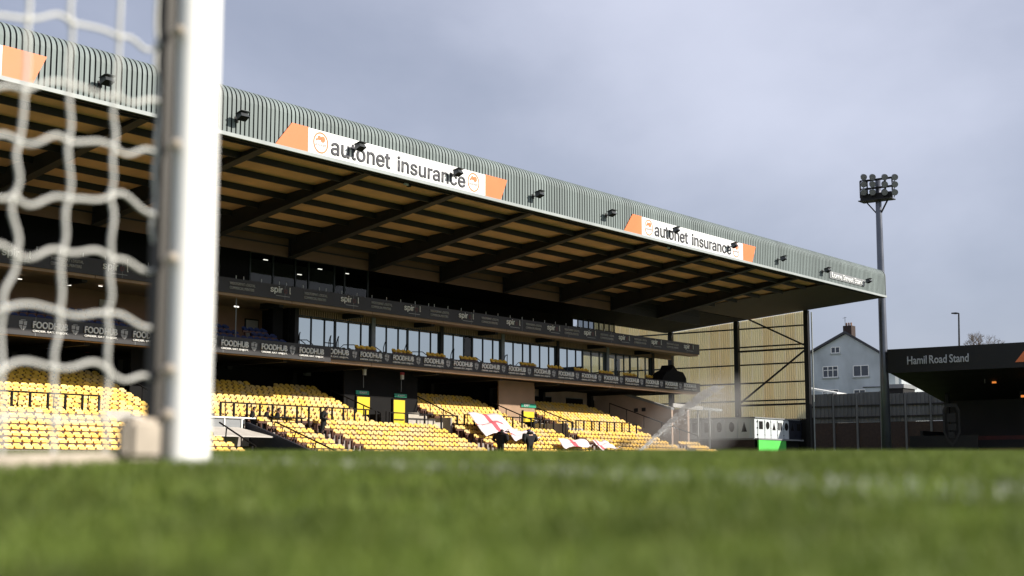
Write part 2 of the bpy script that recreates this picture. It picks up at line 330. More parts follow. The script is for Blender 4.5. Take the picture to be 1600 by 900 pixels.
P = np.vstack([scatter(.62, 1.6, 11000), scatter(1.6, 3.2, 8000), scatter(3.2, 6, 4200), scatter(6, 11, 1500)])
H = rng.uniform(.018, .036, len(P))
online = (np.abs(P[:, 0] - GX) < .065) & (rng.random(len(P)) < .30)
gm = blade_mat('grass_blade', (.115, .168, .025), (.145, .198, .035), (.185, .22, .052))
wm = blade_mat('painted_blade', (.30, .34, .24), (.55, .57, .50), (.66, .67, .62))
o = blades('grass', P[~online], H[~online], gm); tag(o, 'short green grass in the out-of-focus foreground', 'grass', kind='stuff')
o = blades('painted_grass', P[online], H[online], wm); tag(o, 'grass blades whitened by the goal line paint', 'grass', kind='stuff')

# ------------------------------------------------------------------ goal
PX, PY = 1.961, 2.349
gbase = float(gz(PX, PY))
goal = thing('goal', (PX, PY, gbase), 'white goal frame with its near upright large and blurred at left', 'goal')
def upright(y):
    s = MB(); n = 28
    for z in (gbase - .05, 2.49):
        for k in range(n):
            c, q = math.cos(2 * math.pi * k / n), math.sin(2 * math.pi * k / n)
            s.v.append((PX + .055 * math.copysign(abs(c) ** .72, c), y + .043 * math.copysign(abs(q) ** .72, q), z))
    for k in range(n): s.f.append((k, (k + 1) % n, n + (k + 1) % n, n + k)); s.mi.append(0)
    return s
upright(PY).build('post', white, goal, True)
upright(PY - 7.32).build('post', white, goal, True)
MB().tube([(PX, PY + .05, 2.50), (PX, PY - 7.37, 2.50)], .052, 24).build('crossbar', white, goal, True)
MB().box(PX - .082, PX - .050, PY - .006, PY + .026, gbase - .02, 2.44).build('net_channel', alu, goal)
dirty = M('muddy_white', (.42, .36, .29), .7, 0, .25, 9)
MB().tube([(PX - .1, PY + .01, .022), (PX - 1.0, PY + .01, -.005), (PX - 2.1, PY + .01, -.03)], .023, 12).build('ground_bar', dirty, goal, True)
bm = bmesh.new(); bmesh.ops.create_cube(bm, size=1); bmesh.ops.scale(bm, vec=(.085, .05, .085), verts=bm.verts); bmesh.ops.bevel(bm, geom=bm.edges[:], offset=.012, segments=3, affect='EDGES')
bmesh.ops.translate(bm, vec=(PX - .125, PY - .015, .068), verts=bm.verts); me = bpy.data.meshes.new('foot_block'); bm.to_mesh(me); bm.free(); me.materials.append(dirty); link(bpy.data.objects.new('foot_block', me), goal)
for z in (.925, .68, .44, .21, .118, 1.17, 1.42):
    MB().tube([(PX - .075, PY - .02, z), (PX - .075, PY - .038, z), (PX - .070, PY - .046, z + .006)], [.009, .012, .008], 10).build('net_hook', dirty, goal, True)

# the side netting: knots surveyed, strands sag between them
KN = [[(247, -150), (190, -160), (118, -175), (50, -165), (-28, -165), (-105, -160)], [(247, -50), (188, -45), (116, -60), (48, -58), (-30, -60), (-108, -55)],
      [(247, 70), (186, 58), (112, 36), (44, 30), (-34, 26), (-110, 30)], [(246, 158), (182, 148), (110, 132), (38, 142), (-38, 130), (-115, 128)],
      [(247, 242), (178, 230), (106, 222), (30, 222), (-46, 214), (-120, 215)], [(240, 335), (171, 308), (107, 311), (22, 305), (-55, 300), (-125, 300)],
      [(246, 420), (175, 405), (97, 393), (24, 397), (-60, 388), (-130, 385)], [(242, 511), (166, 490), (92, 487), (6, 482), (-70, 480), (-140, 478)],
      [(238, 592), (169, 579), (85, 574), (3, 577), (-75, 570), (-145, 570)], [(238, 660), (165, 655), (84, 660), (2, 655), (-75, 655), (-145, 655)],
      [(232, 708), (163, 708), (84, 708), (2, 708), (-75, 708), (-145, 708)]]
KP = [[aY(x, y, PY + .012) + Vector((0, .0, 0)) for x, y in row] for row in KN]
net = MB()
def strand(a, b, prev, nxt, sag):
    ts = [i / 7 for i in range(8)]; pts = []
    m0 = (b - prev) * .5 if prev is not None else (b - a); m1 = (nxt - a) * .5 if nxt is not None else (b - a)
    oy = random.uniform(-.006, .006); wv = random.uniform(-.011, .011); up_ = abs((b - a).z) > abs((b - a).x)
    for t in ts:
        h = a * (2 * t ** 3 - 3 * t * t + 1) + m0 * (t ** 3 - 2 * t * t + t) + b * (-2 * t ** 3 + 3 * t * t) + m1 * (t ** 3 - t * t)
        wz = wv * math.sin(2 * math.pi * t); h = h + Vector((wz * .6 if up_ else 0, oy * math.sin(math.pi * t), sag * math.sin(math.pi * t) + (0 if up_ else wz))); pts.append(h)
    net.tube(pts, .0045, 6, cap=False)
for r_, row in enumerate(KP):
    for c in range(len(row) - 1):
        if r_ < 10: strand(row[c], row[c + 1], row[c - 1] if c else None, row[c + 2] if c + 2 < len(row) else None, random.uniform(-.012, .014))
    if r_ < len(KP) - 1:
        for c in range(len(row)):
            if r_ == 9 and c == 0: continue
            strand(row[c], KP[r_ + 1][c], KP[r_ - 1][c] if r_ else None, KP[r_ + 2][c] if r_ + 2 < len(KP) else None, 0)
for row in KP[:-1]:
    for p in row: net.tube([p - Vector((0, 0, .008)), p, p + Vector((0, 0, .008))], [.004, .0085, .004], 6)
netm = M('net_cord', (0.60, 0.595, 0.56), 0.9, 0, 0.06, 20)
o = net.build('goal_net', netm, None, True); tag(o, 'white knotted goal net hanging behind the post at the left edge', 'net')

# ------------------------------------------------------------------ grandstand shell
YF, XE, XS = 45.8, 111.3, 22.0
stand = thing('grandstand', (60, 58, 0.7), 'long grey-roofed football stand with open front, filling the picture', 'stand')
# fascia: ribbed sheet turned over at the top
prof = [(YF, 14.52), (YF, 16.08)] + [(YF + .68 - .68 * math.cos(a), 16.08 + .68 * math.sin(a)) for a in [R(q) for q in (15, 30, 45, 60, 75, 90)]] + [(YF + 3.0, 16.70)]
fs = MB(); x = XS; PIT = .252; cols = []
while x < XE - .02:
    cols += [(x, 0, 0), (x + PIT - .078, 0, 1), (x + PIT - .066, .06, 1), (x + PIT - .012, .06, 1)]; x += PIT
n = len(prof)
for (cx, dep, mi) in cols:
    for k, (py, pz) in enumerate(prof):
        a = R(0) if k < 2 else min(R(90), R(15 * (k - 1)))
        fs.v.append((cx, py + dep * math.cos(a), pz - dep * math.sin(a)))
for i in range(len(cols) - 1):
    for k in range(n - 1):
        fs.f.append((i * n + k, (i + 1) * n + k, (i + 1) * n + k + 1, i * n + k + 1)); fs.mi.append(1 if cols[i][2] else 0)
fs.build('fascia_cladding', [fasc, groove_shade], stand)
MB().box(XS, XE + .06, YF - .07, YF + .05, 14.37, 14.53).build('fascia_trim', trim, stand)
cap = MB(); pr = [(YF - .03, 14.40)] + [(y - .03, z + .03) for y, z in prof]
cap.prism([(XE - .02, y, z) for y, z in pr] + [(XE - .02, YF + 3, 14.3)], (.06, 0, 0)); cap.build('fascia_end_cap', greym, stand)
# roof
zd = lambda y: 14.56 - .097 * (y - YF)
deck = MB(); YB = 79; YR = 66.8
deck.prism([(XS, YF + .06, zd(YF)), (XS, 58.35, zd(58.35)), (XS, 58.35, zd(58.35) + .6), (XS, YF + 3, 16.6), (XS, YF + .2, 16.0)], (XE - XS - .03, 0, 0))
roof = deck.build('roof_deck', deckm, stand)
BX = [55.96 + 6.64 * i for i in range(-5, 8)]
for bx in BX[:-1]:
    s = MB(); f0, f1 = (YF + .35, zd(YF) - .10), (58.2, zd(58.2)); z1, z2 = 14.36, 12.18
    s.prism([(bx - .05, f0[0], zd(f0[0]) - .01), (bx - .05, f1[0], zd(f1[0]) - .01), (bx - .05, f1[0], z2), (bx - .05, f0[0], z1)], (.1, 0, 0))
    s.prism([(bx - .25, f0[0], z1), (bx - .25, f1[0], z2), (bx - .25, f1[0], z2 - .06), (bx - .25, f0[0], z1 - .06)], (.5, 0, 0))
    s.prism([(bx - .19, f1[0], z2), (bx - .19, f1[0] + .04, z2), (bx - .19, f1[0] + .04, zd(f1[0]) - .02), (bx - .19, f1[0], zd(f1[0]) - .02)], (.38, 0, 0))
    bo = s.build('roof_beam', steel, roof)
    for k, yy in enumerate((48.2, 51.6, 55.0)):
        zb = z1 + (z2 - z1) * (yy - f0[0]) / (f1[0] - f0[0])
        MB().bar((bx + .1, yy, zb + .02), (bx + .62, yy + .02, zd(yy) - .16), .045).build('fly_brace', greym, roof)
for yy in [YF + .5] + [47.75 + 2.0 * i for i in range(6)]:
    box('purlin', steel, roof, XS, 100.38, yy - .05, yy + .05, zd(yy) - (.30 if yy > 47 else .22), zd(yy) - .004)
zw = lambda y: 14.36 - .081 * (y - YF)
s = MB(); s.prism([(XE - .6, YF + .3, zw(YF)), (XE - .6, YR, zw(YR)), (XE - .6, YR, zd(YR) + .45), (XE - .6, YF + .3, 16.0)], (.5, 0, 0)); s.build('end_rafter', steel, roof)
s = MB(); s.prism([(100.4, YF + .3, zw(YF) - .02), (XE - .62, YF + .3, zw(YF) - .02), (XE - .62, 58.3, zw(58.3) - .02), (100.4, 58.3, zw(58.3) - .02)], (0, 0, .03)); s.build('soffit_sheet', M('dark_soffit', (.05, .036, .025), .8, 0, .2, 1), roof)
s = MB(); s.prism([(XS, 58.36, zw(58.36) - .06), (XS, YR, zw(YR)), (XS, YR, zw(YR) + .5), (XS, 58.36, 14.2)], (XE - .62 - XS, 0, 0)); s.build('rear_roof', black, roof)
box('edge_beam', black, roof, XS, XE - .1, YF + .06, YF + .26, 14.12 + .2, 14.56)
# bulkhead above the gantry, one panel a bay
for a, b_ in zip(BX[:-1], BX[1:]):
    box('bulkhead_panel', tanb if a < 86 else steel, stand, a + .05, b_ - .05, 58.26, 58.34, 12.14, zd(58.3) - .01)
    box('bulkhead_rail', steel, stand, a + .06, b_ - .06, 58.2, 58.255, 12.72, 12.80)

# far end wall of translucent sheets
gl = bpy.data.materials.new('translucent_sheet'); gl.use_nodes = True; t = gl.node_tree; t.nodes.clear()
om = t.nodes.new('ShaderNodeOutputMaterial'); tr = t.nodes.new('ShaderNodeBsdfTranslucent'); df = t.nodes.new('ShaderNodeBsdfDiffuse'); xs = t.nodes.new('ShaderNodeMixShader'); xs.inputs[0].default_value = .18
oi = t.nodes.new('ShaderNodeObjectInfo'); rr = t.nodes.new('ShaderNodeValToRGB'); rr.color_ramp.elements[0].color = (.95, .82, .52, 1); rr.color_ramp.elements[1].color = (1, .94, .68, 1)
co = t.nodes.new('ShaderNodeTexCoord'); ma = t.nodes.new('ShaderNodeMapping'); ma.inputs['Scale'].default_value = (1, 2.5, .25); nz = t.nodes.new('ShaderNodeTexNoise'); nz.inputs['Scale'].default_value = 1.5
mu = t.nodes.new('ShaderNodeMix'); mu.data_type = 'RGBA'; mu.blend_type = 'MULTIPLY'; mu.inputs[0].default_value = .22
L = t.links.new
L(oi.outputs['Random'], rr.inputs['Fac']); L(co.outputs['Object'], ma.inputs[0]); L(ma.outputs[0], nz.inputs['Vector']); L(rr.outputs[0], mu.inputs[6]); L(nz.outputs['Fac'], mu.inputs[7])
L(mu.outputs[2], tr.inputs[0]); df.inputs[0].default_value = (.5, .42, .28, 1); L(tr.outputs[0], xs.inputs[1]); L(df.outputs[0], xs.inputs[2]); L(xs.outputs[0], om.inputs[0])
ew = box('end_wall', steel, stand, XE + .02, XE + .12, 52.6, YB, 0.5, 4.62)
y = 52.95
while y < 78.2:
    s = MB(); cs = []; w = 1.05
    for k in range(5): cs += [(y + w * (k + 0) / 5, 0), (y + w * (k + .60) / 5, 0), (y + w * (k + .66) / 5, .10), (y + w * (k + .90) / 5, .10)]
    cs.append((y + w - .012, 0))
    for cy, dx in cs: s.v += [(XE + dx, cy, 4.5), (XE + dx, cy, zw(cy) if cy < 66.7 else 14.2 if cy < 74.8 else 12.0)]
    for i in range(len(cs) - 1): s.f.append((2 * i, 2 * i + 1, 2 * i + 3, 2 * i + 2)); s.mi.append(0)
    s.build('cladding_sheet', gl, ew); y += w
for z in (12.56, 10.95, 9.39, 7.78, 6.24): box('sheeting_rail', steel, ew, XE - .10, XE - .012, 52.9, YB if z < 9.5 else 72.0, z - .06, z + .06)
for z in (10.56, 5.85): box('strut', steel, ew, XE - .42, XE - .24, 53.0, 59.3, z - .08, z + .08)
for cy in (52.81, 59.49, 66.2, 72.0): box('column', steel, stand, XE - .50, XE - .12, cy - .2, cy + .2, 0.5, zw(cy) - .03)
MB().bar((XE - .33, 59.4, 13.9), (XE - .33, 53.0, 10.80), .13).build('brace', steel, ew)
MB().bar((XE - .33, 53.0, 10.40), (XE - .33, 59.4, 5.95), .13).build('brace', steel, ew)
MB().tube([(XE - .2, 52.38, .6), (XE - .2, 52.38, 13.6)], .06, 8).build('rain_pipe', trim, stand)

# rear walls
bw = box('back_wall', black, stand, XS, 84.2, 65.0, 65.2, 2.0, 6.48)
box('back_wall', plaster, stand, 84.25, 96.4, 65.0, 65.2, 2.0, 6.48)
for bx in BX:
    if bx < 97: box('column', steel, stand, bx - .17, bx + .17, 64.55, 64.95, 3, 6.46)
# middle floor and upper floor slabs
box('balcony_floor', black, stand, XS, 101.7, 58.5, 65.3, 6.46, 6.60)
for a, b_ in zip([XS] + BX, BX + [101.7]):
    if a < 100: box('soffit_strip', tan, stand, a + .02, min(b_, 101.7) - .02, 58.06, 58.495, 6.36, 6.60); box('soffit_strip', tan, stand, a + .02, min(b_, 101.7) - .02, 58.06, 58.9, 9.50, 9.88)
box('gantry_floor', tan, stand, XS, 101.7, 58.905, 66, 9.66, 9.88)
for i, bx in enumerate(BX):
    if bx < 100:
        box('soffit_beam', steel, stand, bx - .16, bx + .16, 58.5, 64.9, 6.22, 6.452)
        box('soffit_beam', steel, stand, bx - .16, bx + .16, 58.91, 60.5, 9.36, 9.652)
# middle floor windows
WX0 = 58.6; zt = 9.25
fr_m = M('window_frame', (0.03, 0.04, 0.045), 0.5, 0, 0.15, 3)
for i in range(7):
    xa = WX0 + 6.64 * i; xb = min(xa + 6.64, 101.5)
    box('pillar', greym if i % 2 else steel, stand, xa - .16, xa + .16, 60.35, 60.75, 6.6, 9.66)
    s = MB(); q = xa + .17
    while q < xb - .18: s.box(q, min(q + .11, xb - .17), 60.40, 60.47, zt + .03, 9.655); q += .19
    s.build('header_panel', tan, stand)
    for h in range(2):
        u0 = xa + .19 + h * 3.18; u1 = u0 + 3.10
        if u1 > xb: continue
        wf = MB(); cuts = [u0, u0 + 1.12, u0 + 2.24, u1]
        wf.box(u0 - .05, u1 + .05, 60.44, 60.56, zt - .02, zt + .06).box(u0 - .05, u1 + .05, 60.44, 60.56, 6.62, 6.74)
        for c in cuts: wf.box(c - .035, c + .035, 60.45, 60.55, 6.74, zt - .022)
        wf.box(cuts[2] + .05, cuts[3] - .05, 60.46, 60.54, 7.78, 7.83)
        w_o = wf.build('window', fr_m, stand)
        blocked = (i == 2 and h == 1) or (i == 1 and h == 1)
        for k in range(3):
            gmt = mirror if xa + h * 3.25 < 86.0 else clearg
            if i == 2 and h == 0 and k == 2: gmt = darkg
            p = MB().quad((cuts[k] + .046, 60.5, 6.741), (cuts[k + 1] - .046, 60.5, 6.741), (cuts[k + 1] - .046, 60.5, zt - .023), (cuts[k] + .046, 60.5, zt - .023)).build('pane', gmt, w_o)
            p.rotation_euler = (0, 0, 0)
box('room_partition', black, stand, 58.6, 85.9, 63.4, 63.5, 6.61, 9.655)
box('room_partition', black, stand, 85.9, 86.0, 60.6, 63.5, 6.61, 9.655)
box('balcony_riser', black, stand, 58.6, 101.5, 58.95, 59.7, 6.605, 6.915)
# open bay with blue seats at the left
box('bay_wall', M('bay_brown', (.26, .15, .09), .85, 0, .15, 1), stand, XS, 58.3, 63.0, 63.1, 6.61, 9.655)
box('bay_wall', black, stand, 58.35, 58.43, 60.78, 63.1, 6.61, 9.655)
box('bay_pier', black, stand, 57.2, 58.0, 60.9, 61.3, 6.61, 9.655)
for k in range(3): box('bay_step', conc, stand, XS, 56.9, 59.2 + .8 * k, 62.9, 6.61 + .32 * k, 6.93 + .32 * k - .004)
dr = box('door', M('pale_door', (0.50, 0.46, 0.40), 0.6, 0, 0.1, 2), stand, 57.0, 57.9, 62.92, 62.97, 7.25, 9.0); box('door_frame', black, dr, 56.9, 58.0, 62.975, 62.99, 7.2, 9.08)
dr = box('door', MATS['pale_door'], stand, 46.6, 47.5, 62.92, 62.97, 7.6, 9.2)
# gantry level: dark rear wall, control room behind glass
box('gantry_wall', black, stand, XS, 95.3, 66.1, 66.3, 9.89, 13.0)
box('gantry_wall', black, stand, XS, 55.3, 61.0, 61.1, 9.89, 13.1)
smoke = glass_mat('smoked_glass', (0.5, 0.5, 0.5), 0.04, True)
smoke.node_tree.nodes['Transparent BSDF'].inputs['Color'].default_value = (.36, .38, .39, 1)
sw = MB(); q_ = [95.35 + .78 * i for i in range(9)]
for q in q_: sw.box(q - .05, q + .05, 66.12, 66.2, 9.89, 12.70)
rw = sw.box(95.3, 101.7, 66.11, 66.21, 11.9, 11.98).build('rear_window', steel, stand)
for a, b_ in zip(q_[1:-1], q_[2:]): MB().quad((a + .051, 66.16, 9.9), (b_ - .051, 66.16, 9.9), (b_ - .051, 66.16, 12.7), (a + .051, 66.16, 12.7)).build('pane', smoke, rw)
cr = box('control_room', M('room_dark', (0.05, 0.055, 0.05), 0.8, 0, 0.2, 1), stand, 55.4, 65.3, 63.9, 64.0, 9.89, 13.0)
s = MB(); xs_ = [55.4, 57.2, 59.0, 60.1, 62.3, 63.2, 65.3]
for q in xs_: s.box(q - .05, q + .05, 60.95, 61.05, 9.89, 12.72)
s.box(55.4, 65.3, 60.94, 61.06, 12.66, 12.76); s.box(55.4, 65.3, 60.94, 61.06, 9.9, 10.02)
wn = s.build('window', fr_m, stand)
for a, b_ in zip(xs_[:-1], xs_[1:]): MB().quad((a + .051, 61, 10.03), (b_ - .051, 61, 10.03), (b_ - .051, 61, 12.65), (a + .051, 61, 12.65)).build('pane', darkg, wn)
for (px, py) in ((415, 406), (500, 420.5), (468, 429), (542, 427.5)):
    p = aY(px, py, 62.4); box('ceiling_lamp', lampe, stand, p.x - .16, p.x + .16, 62.36, 62.44, p.z - .02, p.z + .02)
for (px, py) in ((31, 436), (108, 445.5), (157, 447)):
    p = aY(px, py, 61.0); box('ceiling_lamp', lampe, stand, p.x - .1, p.x + .1, 60.96, 61.04, p.z - .02, p.z + .02)

# ------------------------------------------------------------------ advertising boards
def crest(parent, x, z, Y, w, h, mat):
    s = MB(); y = Y
    def pc(pts): s.prism([(x + a * w, y, z + b * h) for a, b in pts], (0, .012, 0))
    pc([(-.5, .5), (-.04, .5), (-.04, .12), (-.5, .12)]); pc([(.06, .42), (.5, .5), (.46, .05), (.12, .05)])
    pc([(-.5, .04), (-.1, .04), (-.1, -.46), (-.36, -.24), (-.48, -.08)]); pc([(0, -.02), (.44, -.02), (.36, -.24), (.02, -.52)])
    pc([(-.3, .62), (.3, .62), (.3, .55), (-.3, .55)])
    return s.build('crest', mat, parent)
bl = thing('advertising_board', (45, 57.7, 6.35), 'dark board with white lettering along the balcony front at left, deeper than its neighbour', 'board')
box('panel', board, bl, XS, 58.75, 57.68, 57.78, 6.36, 7.24)
br = thing('advertising_board', (80, 58, 6.55), 'long dark food delivery board running right along the middle balcony', 'board')
box('panel', board, br, 58.80, 101.72, 57.95, 58.05, 6.57, 7.25)
def foodhub(par, x, Y, zb, s=1.0):
    text('FOODHUB', btext, par, x, x + 1.88 * s, zb + .27 * s, zb + .60 * s, Y - .05, weight=.030)
    text('ORDER. EAT. ENJOY.', btext, par, x, x + 1.90 * s, zb + .07 * s, zb + .20 * s, Y - .035, weight=.022, name='slogan')
for k in range(-6, 7):
    x = 56.2 - 2.865 * k
    if XS < x < 57.0: foodhub(bl, x, 57.68, 6.44, 1.02); crest(bl, x - .5, 6.80, 57.66, .42, .44, btext2)
x = 58.9 + .35
text('ODHUB', btext, br, 58.83, 60.45, 6.84, 7.17, 57.90, weight=.030); text('ER. EAT. ENJOY.', btext, br, 58.83, 60.46, 6.64, 6.77, 57.915, weight=.022, name='slogan')
crest(br, 61.0, 6.91, 57.935, .38, .42, btext2)
for k in range(14):
    x = 61.45 + 2.895 * k; foodhub(br, x, 57.95, 6.57)
    if k < 13: crest(br, x + 2.38, 6.91, 57.935, .38, .42, btext2)
bs = thing('advertising_board', (60, 58, 9.65), 'dark board with small printing slogans running along the upper gantry front', 'board')
box('panel', board, bs, XS, 101.72, 57.95, 58.05, 9.64, 10.45)
SP = [31.9, 37.4, 43.0, 48.6, 54.17, 59.74, 65.33, 70.63, 75.70, 80.4, 84.95, 89.55, 94.21, 99.17]
for i, x in enumerate(SP):
    text('spir', btext, bs, x, x + .92, 9.90, 10.36, 57.925, weight=.014); text('l', btext, bs, x + 1.46, x + 1.54, 9.99, 10.36, 57.925, weight=.014)
    MB().disc((x + 1.18, 57.936, 10.12), .13, .012, 'Y', 14).disc((x + 1.18, 57.932, 10.12), .07, .004, 'Y', 12, m=1).build('emblem', [M('swirl_red', (.10, .025, .02), .5, 0, .1, 4), board], bs)
    box('underline', btext2, bs, x + .45, x + 1.5, 57.935, 57.948, 9.82, 9.845)
    if i: 
        c = (x + SP[i - 1] + 1.5) / 2
        text('WIDE FORMAT & DIGITAL', btext2, bs, c - .92, c + .92, 10.10, 10.25, 57.925, weight=.010, name='slogan'); text('COMMERCIAL PRINTERS', btext2, bs, c - .92, c + .82, 9.86, 10.01, 57.925, weight=.010, name='slogan')
for par, Yb_, z0, z1, x0, x1, st_ in ((bl, 57.68, 6.36, 7.24, XS, 58.7, 5.73), (br, 57.95, 6.57, 7.25, 58.8, 101.7, 5.79), (bs, 57.95, 9.64, 10.45, XS, 101.7, 5.55)):
    q = x0 + st_
    while q < x1 - .5: box('seam', greym, par, q - .012, q + .012, Yb_ - .006, Yb_ - .001, z0, z1); q += st_
q = 24.0
while q < 88:
    MB().tube([(q, 58.15, 10.4), (q, 58.15, 10.66)], .018, 5).build('stanchion', btext, bs); q += random.choice((.55, 1.3, 1.3, 1.35))

# ------------------------------------------------------------------ roof signs
def sponsor(x0, label, full=True):
    dx = x0 - 42.89
    th = thing('sponsor_sign', (x0 + 8.5, YF - .1, 14.45), label, 'sign', 'insurance signs on the roof fascia')
    Yp = YF - .06
    MB().prism([(44.9 + dx, Yp, 14.53), (57.93 + dx, Yp, 14.53), (57.93 + dx, Yp, 15.66), (44.9 + dx, Yp, 15.66)], (0, .04, 0)).build('panel', signw, th)
    MB().prism([(42.89 + dx, Yp, 14.53), (44.896 + dx, Yp, 14.53), (44.896 + dx, Yp, 15.68), (43.87 + dx, Yp, 15.68)], (0, .04, 0)).build('orange_panel', orange, th)
    MB().prism([(57.934 + dx, Yp, 14.53), (59.27 + dx, Yp, 14.53), (59.83 + dx, Yp, 15.68), (57.934 + dx, Yp, 15.68)], (0, .04, 0)).build('orange_panel', orange, th)
    for q in (47.9, 51.2, 54.5): box('seam', trim, th, q + dx - .012, q + dx + .012, Yp - .003, Yp - .0005, 14.53, 15.66)
    text('autonet', inkd, th, 46.36 + dx, 50.46 + dx, 14.66, 15.40, Yp - .02, weight=.014)
    text('insurance', inkd, th, 50.98 + dx, 56.25 + dx, 14.66, 15.43, Yp - .02, weight=.014)
    for cx in (45.70 + dx, 56.93 + dx):
        s = MB(); n = 28
        for k in range(n):
            a, b_ = 2 * math.pi * k / n, 2 * math.pi * (k + 1) / n; r0, r1 = .43, .50
            s.prism([(cx + r * math.cos(q) * .97, Yp - .012, 15.09 + r * math.sin(q)) for r, q in ((r0, a), (r0, b_), (r1, b_), (r1, a))], (0, .011, 0))
        for (a, b_, r) in ((.13, .18, .15), (-.10, .22, .11), (-.26, .12, .06)): s.disc((cx + a, Yp - .012, 15.09 + b_), r, .011, 'Y', 14)
        lg = s.build('logo', orange, th)
        text('autonet', M('logo_grey', (.45, .40, .38), .6, 0, .05, 3), th, cx - .36, cx + .36, 14.93, 15.07, Yp - .008, name='logo_text')
sponsor(42.89, 'white and orange insurance sign on the roof fascia, nearer of the two shown whole')
sponsor(71.45, 'white and orange insurance sign on the roof fascia, farther of the two shown whole')
sponsor(14.13, 'orange end of an insurance sign on the fascia at the top left corner')
ns = thing('name_sign', (103.8, YF - .1, 14.8), 'pale stand name sign near the far end of the roof fascia', 'sign')
MB().prism([(100.45, YF - .06, 14.82), (107.0, YF - .06, 14.82), (107.0, YF - .06, 15.36), (100.45, YF - .06, 15.36)], (0, .04, 0)).build('panel', greym, ns)
text('Lorne Street Stand', signw, ns, 100.75, 106.6, 14.90, 15.32, YF - .085, weight=.016)

# floodlights on the fascia
def lamp_proto():
    t_ = thing('floodlight', (0, 0, 0), '', 'floodlight', 'floodlights along the roof fascia', local=True)
    MB().bar((0, .0, 0), (0, -.34, 0.02), .05).box(-.1, .1, -.03, 0.0, -.12, .12).bar((-.2, -.36, .0), (.2, -.36, .0), .04).build('bracket', steel, t_)
    s = MB(); A = R(-20)
    def rot(p): x, y, z = p; return (x, -.42 + y * math.cos(A) - z * math.sin(A), .06 + y * math.sin(A) + z * math.cos(A))
    pts = [(-.22, -.22, -.10), (.22, -.22, -.10), (.24, .14, -.13), (-.24, .14, -.13), (-.17, -.18, .10), (.17, -.18, .10), (.20, .10, .14), (-.20, .10, .14)]
    s.v = [rot(p) for p in pts]; s.f = [(3, 2, 1, 0), (4, 5, 6, 7), (0, 1, 5, 4), (1, 2, 6, 5), (2, 3, 7, 6), (3, 0, 4, 7)]; s.mi = [0] * 6
    s.build('housing', M('lamp_housing', (.055, .06, .065), .4, .3, .1, 5), t_)
    g_ = MB(); g_.v = [rot(p) for p in ((-.21, -.21, -.104), (.21, -.21, -.104), (.22, .13, -.134), (-.22, .13, -.134))]; g_.f = [(0, 3, 2, 1)]; g_.mi = [0]; g_.build('lens', black, t_)
    v = MB(); v.v = [rot(p) for p in ((-.25, .12, .16), (.25, .12, .16), (.25, -.32, .11), (-.25, -.32, .11), (-.25, .12, .175), (.25, .12, .175), (.25, -.32, .125), (-.25, -.32, .125))]
    v.f = [(0, 1, 2, 3), (7, 6, 5, 4), (0, 4, 5, 1), (1, 5, 6, 2), (2, 6, 7, 3), (3, 7, 4, 0)]; v.mi = [0] * 6; v.build('visor', MATS['lamp_housing'], t_); return t_
LX = [33.58, 40.67, 47.91, 55.13, 62.28, 69.6, 76.81, 84.44, 91.85, 99.3, 106.92]
LL = ['dark floodlight on the fascia seen through the goal net', 'dark floodlight on bare fascia just right of the goalpost', 'dark floodlight in front of the first word on the nearer insurance sign', 'dark floodlight in front of the last letters on the nearer sign',
      'dark floodlight on bare fascia just right of the nearer insurance sign', 'dark floodlight on bare fascia just left of the farther insurance sign', 'dark floodlight in front of the first word on the farther insurance sign', 'dark floodlight in front of the last letters on the farther sign',
      'dark floodlight on bare fascia right of the farther insurance sign', 'dark floodlight at the left end of the stand name sign', 'dark floodlight at the right end of the stand name sign, nearest the roof corner']
p0 = lamp_proto()
for i, x in enumerate(LX):
    o = p0 if i == 0 else copy_tree(p0)
    o.location = (x - .05, YF - .005 - (.055 if i in (2, 3, 6, 7) else 0), 15.17); o['label'] = LL[i]; o.rotation_euler = (0, 0, R(random.uniform(-6, 10))); o.scale = (1.0, 1.0, 1.0)
for (px, py), lab in (((635, 288), 'small pale camera hung under the roof edge below the nearer insurance sign'), ((1044, 387), 'small pale camera hung under the roof edge below the farther insurance sign')):
    p = aY(px, py, 46.3); e = thing('camera_unit', p, lab, 'camera', 'cameras under the roof edge', local=True)
    MB().bar((0, 0, .3), (0, 0, .05), .04).build('bracket', steel, e); MB().tube([(-.22, -.05, 0), (.1, -.02, 0)], .075, 8).build('housing', trim, e, True); MB().box(.1, .26, -.1, .08, -.1, .06).build('speaker_box', black, e)

# ------------------------------------------------------------------ terraces
VOM = [(47.0, 49.8), (62.9, 69.5), (78.3, 82.3)]
AIS = [31.0, 43.1, 55.35, 67.6, 79.9, 92.2]
TUN = (47.3, 51.7)
low = [(56.2 - .76 * i, 2.91 - .75 - .29 * i) for i in range(7)]           # (row centre, tread height)
upr = [(57.25 + .575 * j, (3.07 + .262 * j) * (57.25 + .575 * j) / (57.4 + .76 * j) - .75) for j in range(10)]
def spans(x0, x1, gaps):
    out_, a = [], x0
    for g0, g1 in sorted(gaps):
        if g1 <= a or g0 >= x1: continue
        if g0 > a: out_.append((a, g0))
        a = g1
    if a < x1: out_.append((a, x1))
    return out_
for i, (y, z) in enumerate(low):
    for a, b_ in spans(XS, 97, [TUN]): box('terrace_step', conc, stand, a, b_, y - .38, y + .376, 0.3, z)
for j, (y, z) in enumerate(upr):
    for a, b_ in spans(XS, 94.2, VOM): box('terrace_step', conc, stand, a, b_, y - .285, (y + .286) if j < 9 else 64.9, 1.0, z)
box('front_wall', conc, stand, XS, 97, 51.0, 51.25, 0.3, .95)
box('walkway', conc, stand, XS, 97, 56.58, 56.96, .3, 2.20)
for a, b_ in VOM: box('walkway', conc, stand, a, b_, 56.965, 62, .3, 2.18)

